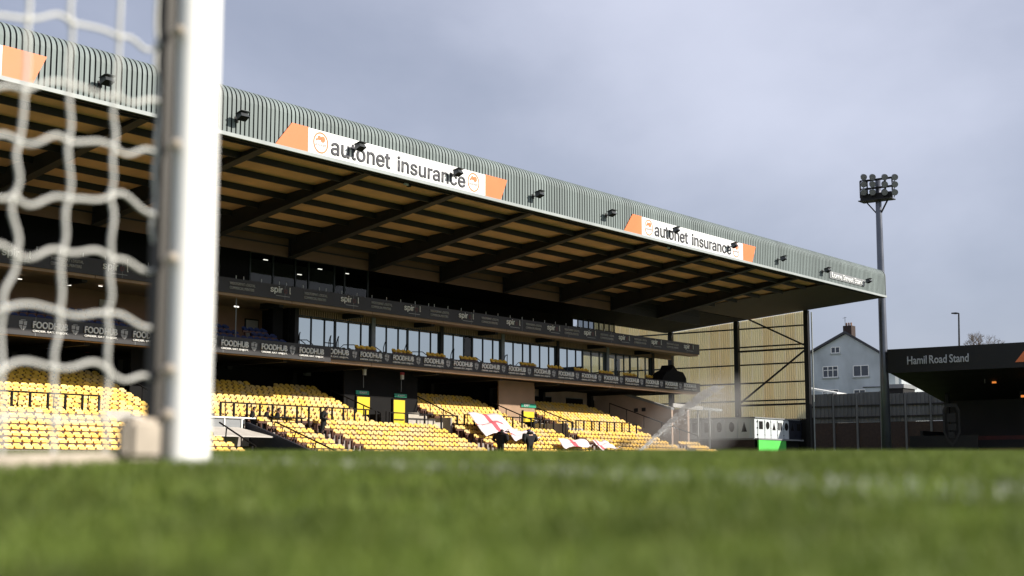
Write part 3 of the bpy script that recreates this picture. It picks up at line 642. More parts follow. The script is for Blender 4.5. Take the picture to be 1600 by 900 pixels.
def seat_mesh(name, mat):
    s = MB()
    prof_ = [(-.165, .595), (.165, .595), (.185, .64), (.185, .745), (.15, .80), (.07, .825), (-.07, .825), (-.15, .80), (-.185, .745), (-.185, .64)]
    s.prism([(x, .17 + (z - .4) * .22 + (x * x) * -.6, z) for x, z in prof_], (0, .025, 0))
    s.prism([(-.172, .055, .60), (.172, .055, .60), (.182, .105, .715), (.0, .115, .735), (-.182, .105, .715)], (0, .04, 0))
    s.box(-.2215, .2215, .09, .16, .48, .585, 1); s.box(-.03, .03, .10, .24, .0, .48, 1)  # dark bar stands for the shade under the seat; the leg shares its colour
    return s.mesh(name, [mat, M('seat_frame_shade', (.10, .038, .022), .6, 0, .2, 3)])
PITS = .4426
spots = []
for i, (y, z) in enumerate(low):
    if i > 6: continue
    gaps = [(a - .62, a + .62) for a in AIS] + [(TUN[0] - .1, TUN[1] + .2)]
    for a, b_ in spans(30, 96.2 if i > 1 else 91.6, gaps):
        nn = int((b_ - a) / PITS)
        for k in range(nn): spots.append((a + (b_ - a - nn * PITS) / 2 + (k + .5) * PITS, y, z))
for j, (y, z) in enumerate(upr):
    g2 = [(a - .15, b_ + .15) for a, b_ in VOM] + ([(57.2, 59.0), (70.6, 71.6)] if j == 9 else [])
    x1 = 93.9 - .15 * j - (1.5 if j < 2 else 0)
    for a, b_ in spans(31, x1, g2):
        nn = int((b_ - a) / PITS)
        for k in range(nn): spots.append((a + (k + .5) * PITS, y, z))
vis = []
for p in spots:
    px, py = prj((p[0], p[1], p[2] + .6)); vis.append(-12 < px < 1600 and not 252 < px < 338 and py < 706)
order = sorted([i for i in range(len(spots)) if vis[i]], key=lambda i: Vector(spots[i]).length)
single = set(order[:300])
ORD = ['first', 'second', 'third', 'fourth', 'fifth', 'sixth', 'seventh', 'eighth', 'ninth', 'tenth']
def nth(k): return ORD[k] if k < 10 else '%d%s' % (k + 1, 'th' if 10 <= k % 100 <= 12 or (k + 1) % 10 not in (1, 2, 3) else {1: 'st', 2: 'nd', 3: 'rd'}[(k + 1) % 10])
rows_ = {}
for i in order[:300]: rows_.setdefault(round(spots[i][1], 2), []).append(i)
lab_of = {}
for r_i, yk in enumerate(sorted(rows_)):
    for k, i in enumerate(sorted(rows_[yk], key=lambda i: spots[i][0])): lab_of[i] = 'yellow tip-up seat, %s from the left in the %s seat row above the turf' % (nth(k), nth(r_i))
sm = seat_mesh('seat', yel)
for i in order[:300]:
    o = bpy.data.objects.new('stadium_seat', sm); col.objects.link(o); o.location = spots[i]; o.rotation_euler = (R(random.uniform(-3, 3)), 0, R(random.uniform(-4, 4)))
    tag(o, lab_of[i], 'seat', 'yellow seats nearest the goal net')
co_ = np.empty(len(sm.vertices) * 3); sm.vertices.foreach_get('co', co_); co_ = co_.reshape(-1, 3)
fv = [tuple(p.vertices) for p in sm.polygons]; fmi = [p.material_index for p in sm.polygons]
rest = [spots[i] for i in range(len(spots)) if i not in single]
V, Fc, Mi = [], [], []
for k, p in enumerate(rest):
    jx, ry = random.uniform(-.014, .014), random.uniform(-.07, .07)
    c, s_ = math.cos(ry), math.sin(ry); b0 = k * len(co_)
    q = co_.copy(); q[:, 0] = co_[:, 0] * c - co_[:, 1] * s_ + p[0] + jx; q[:, 1] = co_[:, 0] * s_ + co_[:, 1] * c + p[1]; q[:, 2] += p[2]
    V.append(q); Fc += [tuple(b0 + v for v in f) for f in fv]; Mi += fmi
me = bpy.data.meshes.new('stadium_seating'); me.from_pydata(np.vstack(V).tolist(), [], Fc); me.materials.append(yel); me.materials.append(MATS['seat_frame_shade']); me.polygons.foreach_set('material_index', Mi); me.update()
at_ = me.attributes.new('tone', 'FLOAT', 'FACE'); at_.data.foreach_set('value', np.repeat(rng.random(len(rest)) ** 2.2, len(fv)).astype(np.float32))
o = bpy.data.objects.new('stadium_seating', me); col.objects.link(o); tag(o, 'remaining rows of yellow plastic seats along the sunlit terraces', 'seating', kind='stuff')
# amber seats on the middle balcony, blue seats in the open bay
for i in range(6):
    for h in range(2):
        xa = WX0 + 6.64 * i + .9 + h * 3.3
        if i == 0 and h == 0: continue
        for k in range(4):
            o = bpy.data.objects.new('balcony_seat', sm); col.objects.link(o); o.location = (xa + k * .47, 59.25, 6.92); tag(o, '%s amber seat of the %s cluster from the left on the middle balcony' % (nth(k), nth(2 * i + h - 1)), 'seat', 'seats on the middle balcony')
bsm = seat_mesh('blue_seat', blue)
for k in range(3):
    q = 36.0; bk = 0
    while q < 56.6:
        if not (k > 0 and 53.6 < q < 54.6) and not (46.8 < q < 50.3):
            o = bpy.data.objects.new('blue_seat', bsm); col.objects.link(o); o.location = (q, 58.75 + .8 * k, 6.72 + .36 * k); tag(o, 'blue plastic seat, %s from the left in the %s row above the left board' % (nth(bk), nth(k)), 'seat', 'blue seats in the open bay'); bk += 1
        q += .48

# ------------------------------------------------------------------ rails
def railing(x0, x1, Y, zb, zt_, label, step=.92):
    t_ = thing('railing', ((x0 + x1) / 2, Y, zb), label, 'railing', 'black railings between the terraces')
    MB().box(x0, x1, Y - .035, Y + .035, zt_ - .07, zt_).build('top_rail', black, t_)
    MB().box(x0, x1, Y - .02, Y + .02, zb + .28, zb + .32).build('mid_rail', black, t_)
    n = max(1, int((x1 - x0) / step))
    for k in range(n + 1):
        q = x0 + .04 + (x1 - x0 - .08) * k / n
        MB().box(q - .055, q + .055, Y - .034, Y + .034, zb, zt_ - .071).build('post', black, t_)
        if k < n and k % 2 == 0: MB().box(q + .30, q + .34, Y - .018, Y + .018, zb, zt_ - .071).build('baluster', black, t_)
ZR0, ZR1 = 2.20, 3.72
railing(30, 42.4, 56.95, ZR0, ZR1, 'black terrace railing seen through the goal net')
railing(49.9, 62.8, 56.95, ZR0, ZR1, 'black terrace railing behind the standing person on the steps')
railing(70.0, 78.2, 56.95, ZR0, ZR1, 'black terrace railing with a white and red flag hung on it')
railing(82.4, 90.4, 56.95, ZR0, ZR1, 'black terrace railing farthest along the seats')
railing(63.0, 69.4, 56.95, ZR0, 3.62, 'black railing in front of the yellow exit doors', 1.3)
railing(78.6, 82.0, 56.95, ZR0, 3.62, 'black railing in front of the farther exit opening', 1.1)
def handrail(pts, posts, label, Y=None):
    t_ = thing('handrail', pts[0], label, 'handrail')
    MB().tube(pts, .042, 6).build('rail', black, t_)
    for a, b_ in posts: MB().tube([a, b_], .034, 6).build('post', black, t_)
def slope_rail(x, ya, za, yb, zb, label, h=.95, n=3):
    A, B = Vector((x, ya, za)), Vector((x, yb, zb)); hr = Vector((0, 0, h))
    handrail([A + hr, B + hr], [(A.lerp(B, k / n), A.lerp(B, k / n) + hr) for k in range(n + 1)], label)
slope_rail(69.7, 57.3, 2.6, 60.6, 4.0, 'sloping black handrail right of the two yellow doors')
slope_rail(62.6, 57.3, 2.6, 61.4, 4.1, 'sloping black handrail left of the first yellow door')
slope_rail(77.9, 57.3, 2.6, 60.8, 3.9, 'sloping black handrail left of the farther exit opening')
slope_rail(82.6, 57.3, 2.6, 61, 3.9, 'sloping black handrail right of the farther exit opening')
slope_rail(95.2, 54.5, 1.9, 62.5, 4.6, 'long black handrail rising along the tan flank wall', n=5)
slope_rail(46.8, 57.3, 2.6, 60.4, 3.9, 'sloping black handrail seen through the net by the gangway')
A, B = aX(430, 659, 52.4), aX(523, 704, 52.4); C = aX(343, 660, 47.2), aX(400, 698, 47.2)
handrail([A, B], [(aX(462, 676, 52.4), aX(456, 696, 52.4)), (aX(494, 690, 52.4), aX(489, 708, 52.4)), (A, aX(424, 678, 52.4))], 'black handrail descending past the seats right of the tunnel canopy')
handrail([C[0], C[1]], [(aX(354, 669, 47.2), aX(352, 690, 47.2)), (aX(377, 684, 47.2), aX(377, 704, 47.2))], 'black handrail descending in front of the tunnel canopy, next to the goalpost')

# ------------------------------------------------------------------ exits in the back of the terrace
def exit_bay(x0, x1, doors, Yd=60.4):
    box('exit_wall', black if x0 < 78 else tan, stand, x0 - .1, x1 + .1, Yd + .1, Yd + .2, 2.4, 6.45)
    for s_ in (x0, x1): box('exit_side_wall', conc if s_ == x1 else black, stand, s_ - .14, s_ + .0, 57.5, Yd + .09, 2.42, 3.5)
    for (d0, d1, zt_, s0, s1, zs0, zs1) in doors:
        d = box('exit_door', yel2, stand, d0, d1, Yd + .02, Yd + .09, 2.44, zt_); box('door_frame', black, d, d0 - .08, d0, Yd - .02, Yd + .095, 2.44, zt_ + .08)
        box('push_bar', steel, d, d0 + .1, d1 - .1, Yd - .03, Yd + .015, 3.35, 3.42)
        e = thing('exit_sign', ((s0 + s1) / 2, Yd, zs0), 'green and white exit sign above the %s' % ('first yellow door' if d0 < 65.5 else 'second yellow door' if d0 < 70 else 'farther exit opening'), 'sign', 'exit signs over the doors')
        box('panel', exitm, e, s0, s1, Yd + .02, Yd + .06, zs0, zs1)
        text('EXIT', white, e, s0 + .3, s0 + .95, zs0 + .06, zs1 - .06, Yd + .012, weight=.02)
d1 = aY(558, 621, 60.4), aY(578, 640, 60.4), aY(557, 610, 60.4), aY(577, 616, 60.4)
d2 = aY(615, 625, 60.4), aY(633, 640, 60.4), aY(617, 615, 60.4), aY(636, 621, 60.4)
exit_bay(62.9, 69.5, [(d1[0].x, d1[1].x, 4.68, d1[2].x, d1[3].x, 4.83, 5.06), (d2[0].x, d2[1].x, 4.62, d2[2].x, d2[3].x, 4.80, 5.02)])
d3 = aY(818, 640, 60.4), aY(835, 650, 60.4), aY(815, 629, 60.4), aY(838, 636, 60.4)
exit_bay(78.3, 82.3, [(d3[0].x, d3[1].x, 4.36, d3[2].x, d3[3].x, 4.66, 4.92)])
exit_bay(47.0, 49.8, [])
# stepped concrete flanks beside the exits
for (pts, Y) in (([(637, 645), (655, 645), (655, 650), (667, 650), (667, 655), (680, 655), (680, 660), (692, 660), (692, 669), (637, 669)], 57.4),):
    MB().prism([aY(px, py, Y) for px, py in pts], (0, .25, 0)).build('stair_wall', M('pale_concrete', (.46, .42, .36), .9, 0, .15, 2), stand)
box('stair_wall', MATS['pale_concrete'], stand, 82.0, 83.9, 57.2, 57.35, 2.45, 3.15)
box('stair_wall', MATS['pale_concrete'], stand, 42.6, 44.4, 57.2, 57.4, 2.45, 3.0)
# tubes with sockets hanging in front of the dark wall
for (px, y0, y1, c) in ((568, 578, 606, white), (627, 585, 612, redm)):
    p, q = aY(px, y0, 60.2), aY(px, y1, 60.2); e = thing('conduit_box', q, 'slim conduit with %s box above the yellow doors' % ('a white' if c is white else 'a red topped white'), 'conduit')
    MB().tube([p, q], .022, 6).build('pipe', greym, e); box('socket_box', white, e, p.x - .10, p.x + .10, 60.05, 60.17, p.z - .32, p.z - .04); box('socket_lid', c, e, p.x - .12, p.x + .12, 60.04, 60.18, p.z - .035, p.z + .12)
for (px, py, w, h, mt) in ((480, 582, 9, 10, greym), (358, 572, 8, 9, steel), (397, 561, 6, 7, tan), (137, 542, 9, 17, redm)):
    a, b_ = aY(px - w / 2, py + h / 2, 64.4), aY(px + w / 2, py - h / 2, 64.4); e = box('wall_cabinet', mt, stand, a.x, b_.x, 64.3, 64.5, a.z, b_.z)
# openings in the plaster wall
for (x0, y0, x1, y1) in ((836, 621, 861, 637), (885, 624, 910, 634), (918, 627, 942, 637)):
    a, b_ = aY(x0, y1, 64.95), aY(x1, y0, 64.95); f_ = box('wall_opening', black, stand, a.x, b_.x, 64.90, 64.995, a.z, b_.z); box('opening_frame', greym, f_, a.x - .06, b_.x + .06, 64.92, 64.99, b_.z, b_.z + .07)
# flank wall closing the terrace
fw_ = MB().prism([(96.6, 57.64, 1.2), (96.6, 65.0, 1.2), (96.6, 65.0, 7.1), (96.6, 57.64, 4.96)], (.25, 0, 0)).build('flank_wall', plaster, stand)
MB().prism([(96.5, 57.6, 4.96), (96.5, 65.0, 7.12), (96.5, 65.0, 7.3), (96.5, 57.6, 5.12)], (.45, 0, 0)).build('coping', greym, fw_)
for (px, py) in ((993, 641), (1005, 640)):
    p = aX(px, py, 96.5); box('vent', steel, fw_, 96.52, 96.61, p.y - .16, p.y + .16, p.z - .14, p.z + .14)

# grab rails and posts on the balcony
for gi, (px, py) in enumerate(((467, 524), (515, 540), (527, 541), (601, 540), (634, 549), (707, 545), (790, 556), (870, 566))):
    p = aY(px, py, 59.0); z0 = 6.9
    e = thing('grab_rail', (p.x, 59.0, z0), '', 'handrail', 'hooped grab rails on the middle balcony')
    e['label'] = '%s hooped black grab rail from the goalpost side above the middle balcony board' % nth(gi)
    MB().tube([(p.x - .35, 58.6, z0), (p.x - .35, 58.6, z0 + .95), (p.x - .2, 58.7, z0 + 1.12), (p.x + .25, 59.2, z0 + 1.12), (p.x + .45, 59.5, z0 + .85), (p.x + .5, 59.6, z0)], .03, 6).build('hoop', black, e)
p = aY(369, 479, 58.6); e = thing('lamp_post', (p.x, 58.6, 6.61), 'thin pole with twin small lamps above the blue seats', 'lamp')
MB().tube([(p.x, 58.6, 6.61), (p.x, 58.6, 9.65)], .035, 6).build('pole', greym, e)
for dx in (-.1, .1): box('lamp_head', lampe, e, p.x + dx - .06, p.x + dx + .06, 58.55, 58.6, p.z - .04, p.z + .03)
# sofa shaped dark covers at the far end of the balcony
p = aY(1070, 575, 58.9); s = MB()
prf = [(-2.0, 0), (2.2, 0), (2.2, .45), (1.75, .5), (1.7, 1.2), (1.2, 1.75), (.3, 1.85), (-.3, 2.35), (-.6, 1.9), (-1.4, 1.6), (-2.0, 1.0)]
s.prism([(98.6 + a, 58.4, 6.61 + b_ * .85) for a, b_ in prf], (0, 1.1, 0)); o = s.build('dust_sheet', black); tag(o, 'humped black cover at the far end of the middle balcony', 'cover')

# ------------------------------------------------------------------ players' tunnel canopy
tun = thing('tunnel_canopy', (49.5, 55, .7), 'pale sloping canopy over the dark players tunnel beside the goalpost', 'canopy')
T = [aX(427, 684, 51.6), aX(384, 668.7, 51.6)]
zf, zb_ = T[0].z, T[1].z
MB().prism([(47.3, T[0].y, zf), (51.6, T[0].y, zf), (50.9, T[1].y, zb_), (47.3, T[1].y, zb_)], (0, 0, .06)).build('awning', canvas, tun)
MB().prism([(51.62, 57.0, .6), (51.62, 51.6, .6), (51.62, 51.6, 1.02), (51.62, 56.9, 2.72)], (.18, 0, 0)).build('side_wall', M('navy_panel', (.02, .022, .035), .6, 0, .2, 2), tun)
box('rear_panel', black, tun, 47.3, 51.6, 56.75, 56.9, .6, 2.4); box('dark_floor', black, tun, 47.3, 51.6, 51.4, 56.7, .30, .62)
box('left_wall', black, tun, 47.15, 47.29, 51.5, 56.9, .6, 1.3)
box('fascia_panel', greym, tun, 46.5, 51.2, 56.62, 56.70, 2.38, 2.84); box('deck_edge', white, tun, 46.0, 52.8, 56.50, 56.72, 2.86, 2.93)
for q in (47.2, 48.6, 49.9, 51.1): box('strut', white, tun, q - .04, q + .04, 56.56, 56.615, 2.3, 2.855)
for q in (46.6, 47.9, 49.2, 50.5): box('deck_panel', signw, tun, q, q + 1.1, 56.9, 56.93, 2.6, 2.86)
# ------------------------------------------------------------------ flags over the seats
def flag(name, c0, c1, c2, c3, label, cross, n=16, m=12):
    c = [Vector(k) for k in (c0, c1, c2, c3)]; me_v, f_, mi = [], [], []
    for j in range(m + 1):
        for i in range(n + 1):
            u, v = i / n, j / m; p = c[0].lerp(c[1], u).lerp(c[3].lerp(c[2], u), v)
            sag = .09 * math.sin(11 * v + 3 * u) + .07 * math.sin(9 * u + 5 * v) + random.uniform(-.02, .02); p = p + Vector((.12 * math.sin(6 * v + u), .1 * math.sin(8 * u) * v, 0))
            me_v.append(p + Vector((random.uniform(-.02, .02), -.06 + .5 * sag, sag)))
    for j in range(m):
        for i in range(n):
            f_.append((j * (n + 1) + i, j * (n + 1) + i + 1, (j + 1) * (n + 1) + i + 1, (j + 1) * (n + 1) + i)); u, v = (i + .5) / n, (j + .5) / m
            mi.append(1 if cross(u, v) else 0)
    me = bpy.data.meshes.new(name); me.from_pydata(me_v, [], f_); me.materials.append(wcloth); me.materials.append(redm); me.polygons.foreach_set('material_index', mi); me.polygons.foreach_set('use_smooth', [True] * len(f_)); me.update()
    o = bpy.data.objects.new(name, me); col.objects.link(o); md = o.modifiers.new('t', 'SOLIDIFY'); md.thickness = .012
    tag(o, label, 'flag', 'white and red flags laid over the seats')
lift = lambda v, d=.0: Vector(v) + Vector((0, -.25, d))
flag('flag', (70.0, 56.85, 3.78), (73.6, 56.85, 3.72), (72.6, 54.6, 2.62), (68.9, 54.4, 2.42), 'largest white flag with red cross, hung from the railing over the seats', lambda u, v: abs(u - .48) < .07 or abs(v - .55) < .05 and u < .8)
flag('flag', (71.4, 54.7, 2.68), (74.3, 54.8, 2.66), (73.4, 53.3, 2.16), (70.3, 53.2, 2.12), 'white flag lying over seats between the two people in black', lambda u, v: abs(v - .4) < .05)
flag('flag', (74.9, 53.35, 2.14), (78.3, 53.35, 2.14), (77.6, 52.2, 1.72), (74.2, 52.2, 1.70), 'low white and red flag on the seats right of the two people', lambda u, v: abs(u - .42) < .07)
flag('flag', (78.6, 53.2, 2.10), (80.6, 53.2, 2.10), (80.6, 52.0, 1.66), (78.2, 52.0, 1.64), 'small white flag lowest on the seats, farthest right of the flags', lambda u, v: abs(u - .2) < .08)

# ------------------------------------------------------------------ people
def person(label, loc, rz, J, E, hair=None, extra=None, group=None, top=None, scale=1.0, wide=1.15):
    names = list(J); me = bpy.data.meshes.new('body'); me.from_pydata([J[k][0] for k in names], [(names.index(a), names.index(b_)) for a, b_ in E], [])
    o = bpy.data.objects.new('body', me); col.objects.link(o); md = o.modifiers.new('s', 'SKIN'); md.use_smooth_shade = True
    for i, k in enumerate(names):
        sv = me.skin_vertices[0].data[i]; r = J[k][1]; sv.radius = r if isinstance(r, tuple) else (r, r); sv.use_root = (k == 'pelvis')
    o.modifiers.new('u', 'SUBSURF').levels = 2
    dg = bpy.context.evaluated_depsgraph_get(); m2 = bpy.data.meshes.new_from_object(o.evaluated_get(dg)); bpy.data.objects.remove(o)
    m2.materials.clear(); [m2.materials.append(k) for k in (top or cloth, skin, M('dark_trousers', (.007, .007, .009), .9, 0, .3, 12), M('shoe', (.3, .3, .3), .6, 0, .1, 10))]
    pts = {k: Vector(J[k][0]) for k in names}
    for p in m2.polygons:
        near = min(names, key=lambda k: (p.center - pts[k]).length)
        p.material_index = 1 if near in ('head', 'crown', 'neck') or near.startswith('hand') else 3 if near.startswith('toe') else 2 if near[:4] in ('knee', 'ankl', 'hip_') else 0
    # features added to the same surface: nose, ears, fingers
    bm = bmesh.new(); bm.from_mesh(m2); hd = pts['head']; fx = (pts['face'] - hd).normalized() if 'face' in pts else Vector((0, -1, 0))
    sd = fx.cross(Vector((0, 0, 1))).normalized()
    def blob(c, r, sc_, mi):
        n0 = len(bm.faces); g_ = bmesh.ops.create_icosphere(bm, subdivisions=1, radius=r); bmesh.ops.scale(bm, vec=sc_, verts=g_['verts']); bmesh.ops.translate(bm, vec=c, verts=g_['verts'])
        for v in g_['verts']:
            for f in v.link_faces: f.material_index = mi
    blob(hd + fx * .105 + Vector((0, 0, .0)), .018, (1, 1, 1.4), 1)
    for q in (-1, 1):
        blob(hd + sd * .088 * q, .022, (.6, .8, 1.3), 1); blob(hd + fx * .088 + sd * .035 * q + Vector((0, 0, .03)), .011, (1, 1, .7), 2)
    blob(hd + fx * .092 + Vector((0, 0, -.055)), .016, (1.4, 1, .4), 2)
    for q in 'lr':
        h, w = pts['hand_' + q], pts['wrist_' + q]; d = (h - w).normalized(); side = d.cross(Vector((0, 1, 0.2))).normalized()
        for k in range(5):
            a = h + side * (k - 1.8) * .017; ln = (.05, .075, .08, .072, .055)[k]; dd = (d + side * (-.7 if k == 0 else .05 * (k - 2))).normalized()
            if k == 0: a = w.lerp(h, .45) - side * .028
            for s_ in range(3): blob(a + dd * ln * (.25 + .33 * s_) + fx * .008 * s_ * s_, .0088, (1, 1, 1.3), 1)
    bm.to_mesh(m2); bm.free(); m2.polygons.foreach_set('use_smooth', [True] * len(m2.polygons))
    e = thing('person', loc, label, 'person', group, rz, local=True); e.scale = (scale * wide, scale * wide, scale); b_ = bpy.data.objects.new('body', m2); link(b_, e)
    if hair: hair(e, hd, fx)
    if extra: extra(e, pts)
    return e
def short_hair(e, hd, fx):
    bm = bmesh.new(); bmesh.ops.create_icosphere(bm, subdivisions=2, radius=.102); bmesh.ops.scale(bm, vec=(1, 1.05, 1.1), verts=bm.verts)
    bmesh.ops.delete(bm, geom=[v for v in bm.verts if v.co.z < .0 and v.co.dot(fx) > -.02 or v.co.z < -.06 or (v.co.dot(fx) > .06 and v.co.z < .05)], context='VERTS')
    bmesh.ops.translate(bm, vec=hd + Vector((0, 0, .035)), verts=bm.verts); m_ = bpy.data.meshes.new('hair'); bm.to_mesh(m_); bm.free(); m_.materials.append(hairm); link(bpy.data.objects.new('hair', m_), e)
def cap_hat(e, hd, fx):
    bm = bmesh.new(); bmesh.ops.create_icosphere(bm, subdivisions=2, radius=.112); bmesh.ops.delete(bm, geom=[v for v in bm.verts if v.co.z < -.01], context='VERTS')
    g_ = bmesh.ops.create_circle(bm, cap_ends=True, radius=.075, segments=10); bmesh.ops.translate(bm, vec=fx * .13 + Vector((0, 0, .005)), verts=g_['verts'])
    bmesh.ops.translate(bm, vec=hd + Vector((0, 0, .045)), verts=bm.verts); m_ = bpy.data.meshes.new('cap'); bm.to_mesh(m_); bm.free(); m_.materials.append(purple); link(bpy.data.objects.new('cap', m_), e)
def hood(e, pts):
    s = MB(); c = pts['neck']; ring = []
    for k in range(13):
        a = math.pi * (1.0 * k / 12) ; ring.append(c + Vector((.16 * math.cos(a), .10 * math.sin(a) + .02, .03 + .03 * math.sin(a))))
    s.tube(ring, [.04 + .05 * math.sin(math.pi * k / 12) for k in range(13)], 8); s.build('hood', cloth, e, True)
def standing(lean=0.0, arms='down', step=.0, bulk=1.0, headturn=0.0):
    hx, hy = math.sin(headturn) * .1, -math.cos(headturn) * .1
    J = {'pelvis': ((0, 0, .95), (.15 * bulk, .12)), 'waist': ((0, -.01, 1.12), (.15 * bulk, .12)), 'chest': ((0, -.01 - lean * .4, 1.34), (.18 * bulk, .13 * bulk)), 'neck': ((0, -.02 - lean * .6, 1.50), .065),
         'head': ((0, -.04 - lean * .8, 1.62), (.082, .098)), 'crown': ((0, -.03 - lean * .8, 1.70), (.07, .082)), 'face': ((hx * .2, -.04 - lean * .8 + hy * .2, 1.61), .08)}
    E_ = [('pelvis', 'waist'), ('waist', 'chest'), ('chest', 'neck'), ('neck', 'head'), ('head', 'crown'), ('head', 'face')]
    for q, s_ in (('l', 1), ('r', -1)):
        J['shoulder_' + q] = ((.19 * s_ * bulk, -.01 - lean * .4, 1.42), .078 * bulk)
        if arms == 'down': ar = [(.25 * s_ * bulk, .01, 1.15), (.25 * s_ * bulk, -.09, .92), (.245 * s_ * bulk, -.12, .84)]
        else: ar = [(.25 * s_ * bulk, .03, 1.15), (.18 * s_, -.16, 1.02), (.12 * s_, -.22, 1.05)]
        J['elbow_' + q] = (ar[0], .058 * bulk); J['wrist_' + q] = (ar[1], .042); J['hand_' + q] = (ar[2], (.036, .022))
        f = step * s_
        J['hip_' + q] = ((.095 * s_, 0, .88), .10); J['knee_' + q] = ((.10 * s_, -.03 - f * .6, .48), .07); J['ankle_' + q] = ((.10 * s_, .02 - f, .09), .05); J['toe_' + q] = ((.11 * s_, -.13 - f, .04), (.045, .035))
        E_ += [('chest', 'shoulder_' + q), ('shoulder_' + q, 'elbow_' + q), ('elbow_' + q, 'wrist_' + q), ('wrist_' + q, 'hand_' + q), ('pelvis', 'hip_' + q), ('hip_' + q, 'knee_' + q), ('knee_' + q, 'ankle_' + q), ('ankle_' + q, 'toe_' + q)]
    return J, E_
def sitting():
    J, E_ = standing(lean=.12, arms='lap', bulk=1.35)
    J = {k: ((v[0][0], v[0][1], v[0][2] - .47), v[1]) for k, v in J.items()}
    for q, s_ in (('l', 1), ('r', -1)):
        J['hip_' + q] = ((.10 * s_, -.05, .45), .10); J['knee_' + q] = ((.12 * s_, -.46, .50), .072); J['ankle_' + q] = ((.12 * s_, -.48, .09), .05); J['toe_' + q] = ((.12 * s_, -.64, .04), (.045, .035))
    return J, E_
g0 = lambda x, y: float(gz(x, y))
J, E_ = standing(.15, 'lap', bulk=1.6, headturn=0.4)
p = aY(782, 690, 50.0); person('person in a black hooded coat, left of the two by the pitch edge', (p.x, 50.0, g0(p.x, 50)), R(100), J, E_, short_hair, hood, 'people', scale=1.02)
J, E_ = standing(.05, 'lap', bulk=1.7)
p = aY(828, 690, 50.0); person('person in a purple cap and black hooded coat by the pitch edge', (p.x, 50.0, g0(p.x, 50)), R(168), J, E_, cap_hat, hood, 'people', scale=1.06)
J, E_ = standing(.12, 'lap', .12, bulk=1.4)
p = aY(508, 660, 54.3); person('person in dark clothes standing on the gangway steps among yellow seats', (56.2, 55.66, 1.93), R(35), J, E_, short_hair, None, 'people', scale=.98, wide=1.32)
for (px, lab, tp) in ((395, 'seated person in black, left of the three above the tunnel canopy', cloth), (417, 'seated person in black, middle of the three above the tunnel canopy', cloth), (434, 'seated person in black with a white striped sleeve, right of the three', cloth)):
    p = aY(px, 645, 56.75); J, E_ = sitting()
    def stripe(e, pts, on=('striped' in lab)):
        if on: MB().tube([pts['shoulder_l'] + Vector((.06, -.04, .05)), pts['elbow_l'] + Vector((.055, -.02, .02))], .016, 5).build('stripe', white, e)
        MB().box(-.22, .22, -.22, .24, .0, .37).build('stool', steel, e)
    person(lab, (p.x, 56.85, 2.24), R(50), J, E_, short_hair, stripe, 'people')
tb = thing('bench_table', (54.0, 56.3, 2.5), 'low dark table in front of the three seated people', 'table')
box('top', black, tb, 52.8, 55.2, 56.1, 56.45, 2.95, 3.02)
for q in (52.9, 54.0, 55.1): box('leg', black, tb, q - .03, q + .03, 56.2, 56.26, 2.2, 2.95)

# ------------------------------------------------------------------ cabins and kiosk in the corner
YC = 53.55
cab = thing('cabin', (106.5, 54.5, .7), 'sunlit white cabin with square, round and triangular windows below the end wall', 'cabin')
cw = M('cabin_white', (.56, .60, .62), .55, 0, .08, 1)
box('body', cw, cab, 102.7, 110.7, YC + .06, 60.7, 2.75, 4.40); box('roof', greym, cab, 102.6, 110.75, YC - .05, 60.8, 4.41, 4.50); box('base', steel, cab, 102.7, 110.7, YC + .1, 60.6, .7, 2.74)
es = [1184, 1195, 1204.5, 1214.8, 1224.5, 1233, 1243, 1253]
shade_dark = M('painted_shade', (.012, .015, .026), .6, 0, .2, 2)  # shadow over the cabin's right end and doors, put into the colour
box('shaded_end', shade_dark, cab, aY(1232.5, 670, YC).x, 110.72, YC - .004, YC + .058, 2.76, 4.40)
for a, b_ in zip(es[:-1], es[1:]):
    A, B = aY(a + .9, 683, YC), aY(b_ - .9, 657, YC); d = MB().box(A.x, B.x, YC - (.01 if a > 1232 else 0), YC + .055, 2.82, 4.30).build('door', shade_dark if a > 1232 else cw, cab)
    for z in (3.05, 3.6, 4.1): box('hinge', steel, d, A.x - .12, A.x - .02, YC - .015, YC + .05, z, z + .09)
def win(kind, px0, px1, py0, py1):
    A, B = aY(px0, py1, YC), aY(px1, py0, YC); cx, cz, w, h = (A.x + B.x) / 2, (A.z + B.z) / 2, B.x - A.x, B.z - A.z; s = MB()
    if kind == 'r': s.box(A.x, B.x, YC - .02, YC - .001, A.z, B.z)
    if kind == 'o': s.disc((cx, YC - .02, cz), w / 2, .019, 'Y', 20, h / 2)
    if kind == 't': s.prism([(A.x, YC - .02, A.z), (B.x, YC - .02, A.z), (cx, YC - .02, B.z)], (0, .019, 0))
    if kind == 'd': s.box(A.x, cx - .06, YC - .02, YC - .001, A.z, B.z).box(cx + .06, B.x, YC - .02, YC - .001, A.z, B.z)
    s.build('window', black, cab)
win('r', 1186, 1191.6, 658.3, 670.3); win('o', 1196.8, 1202, 659, 670.6); win('t', 1207, 1211.5, 661, 672); win('d', 1216, 1221.2, 661, 672.2); win('o', 1226, 1231.2, 661, 673); win('t', 1236, 1240, 662, 673); win('r', 1245, 1250, 663, 673)
A, B = aY(1181, 701, 53.3), aY(1225.5, 688, 53.3)
o = MB().box(102.6, 107.4, 53.20, 53.32, 1.2, 2.66).build('barrier_board', greenm); tag(o, 'bright green board below the sunlit white cabin', 'board')
o = MB().box(102.5, 110.6, 53.15, 53.5, 2.68, 2.80).build('cabin_ledge', greym, cab)
XC = 102.7
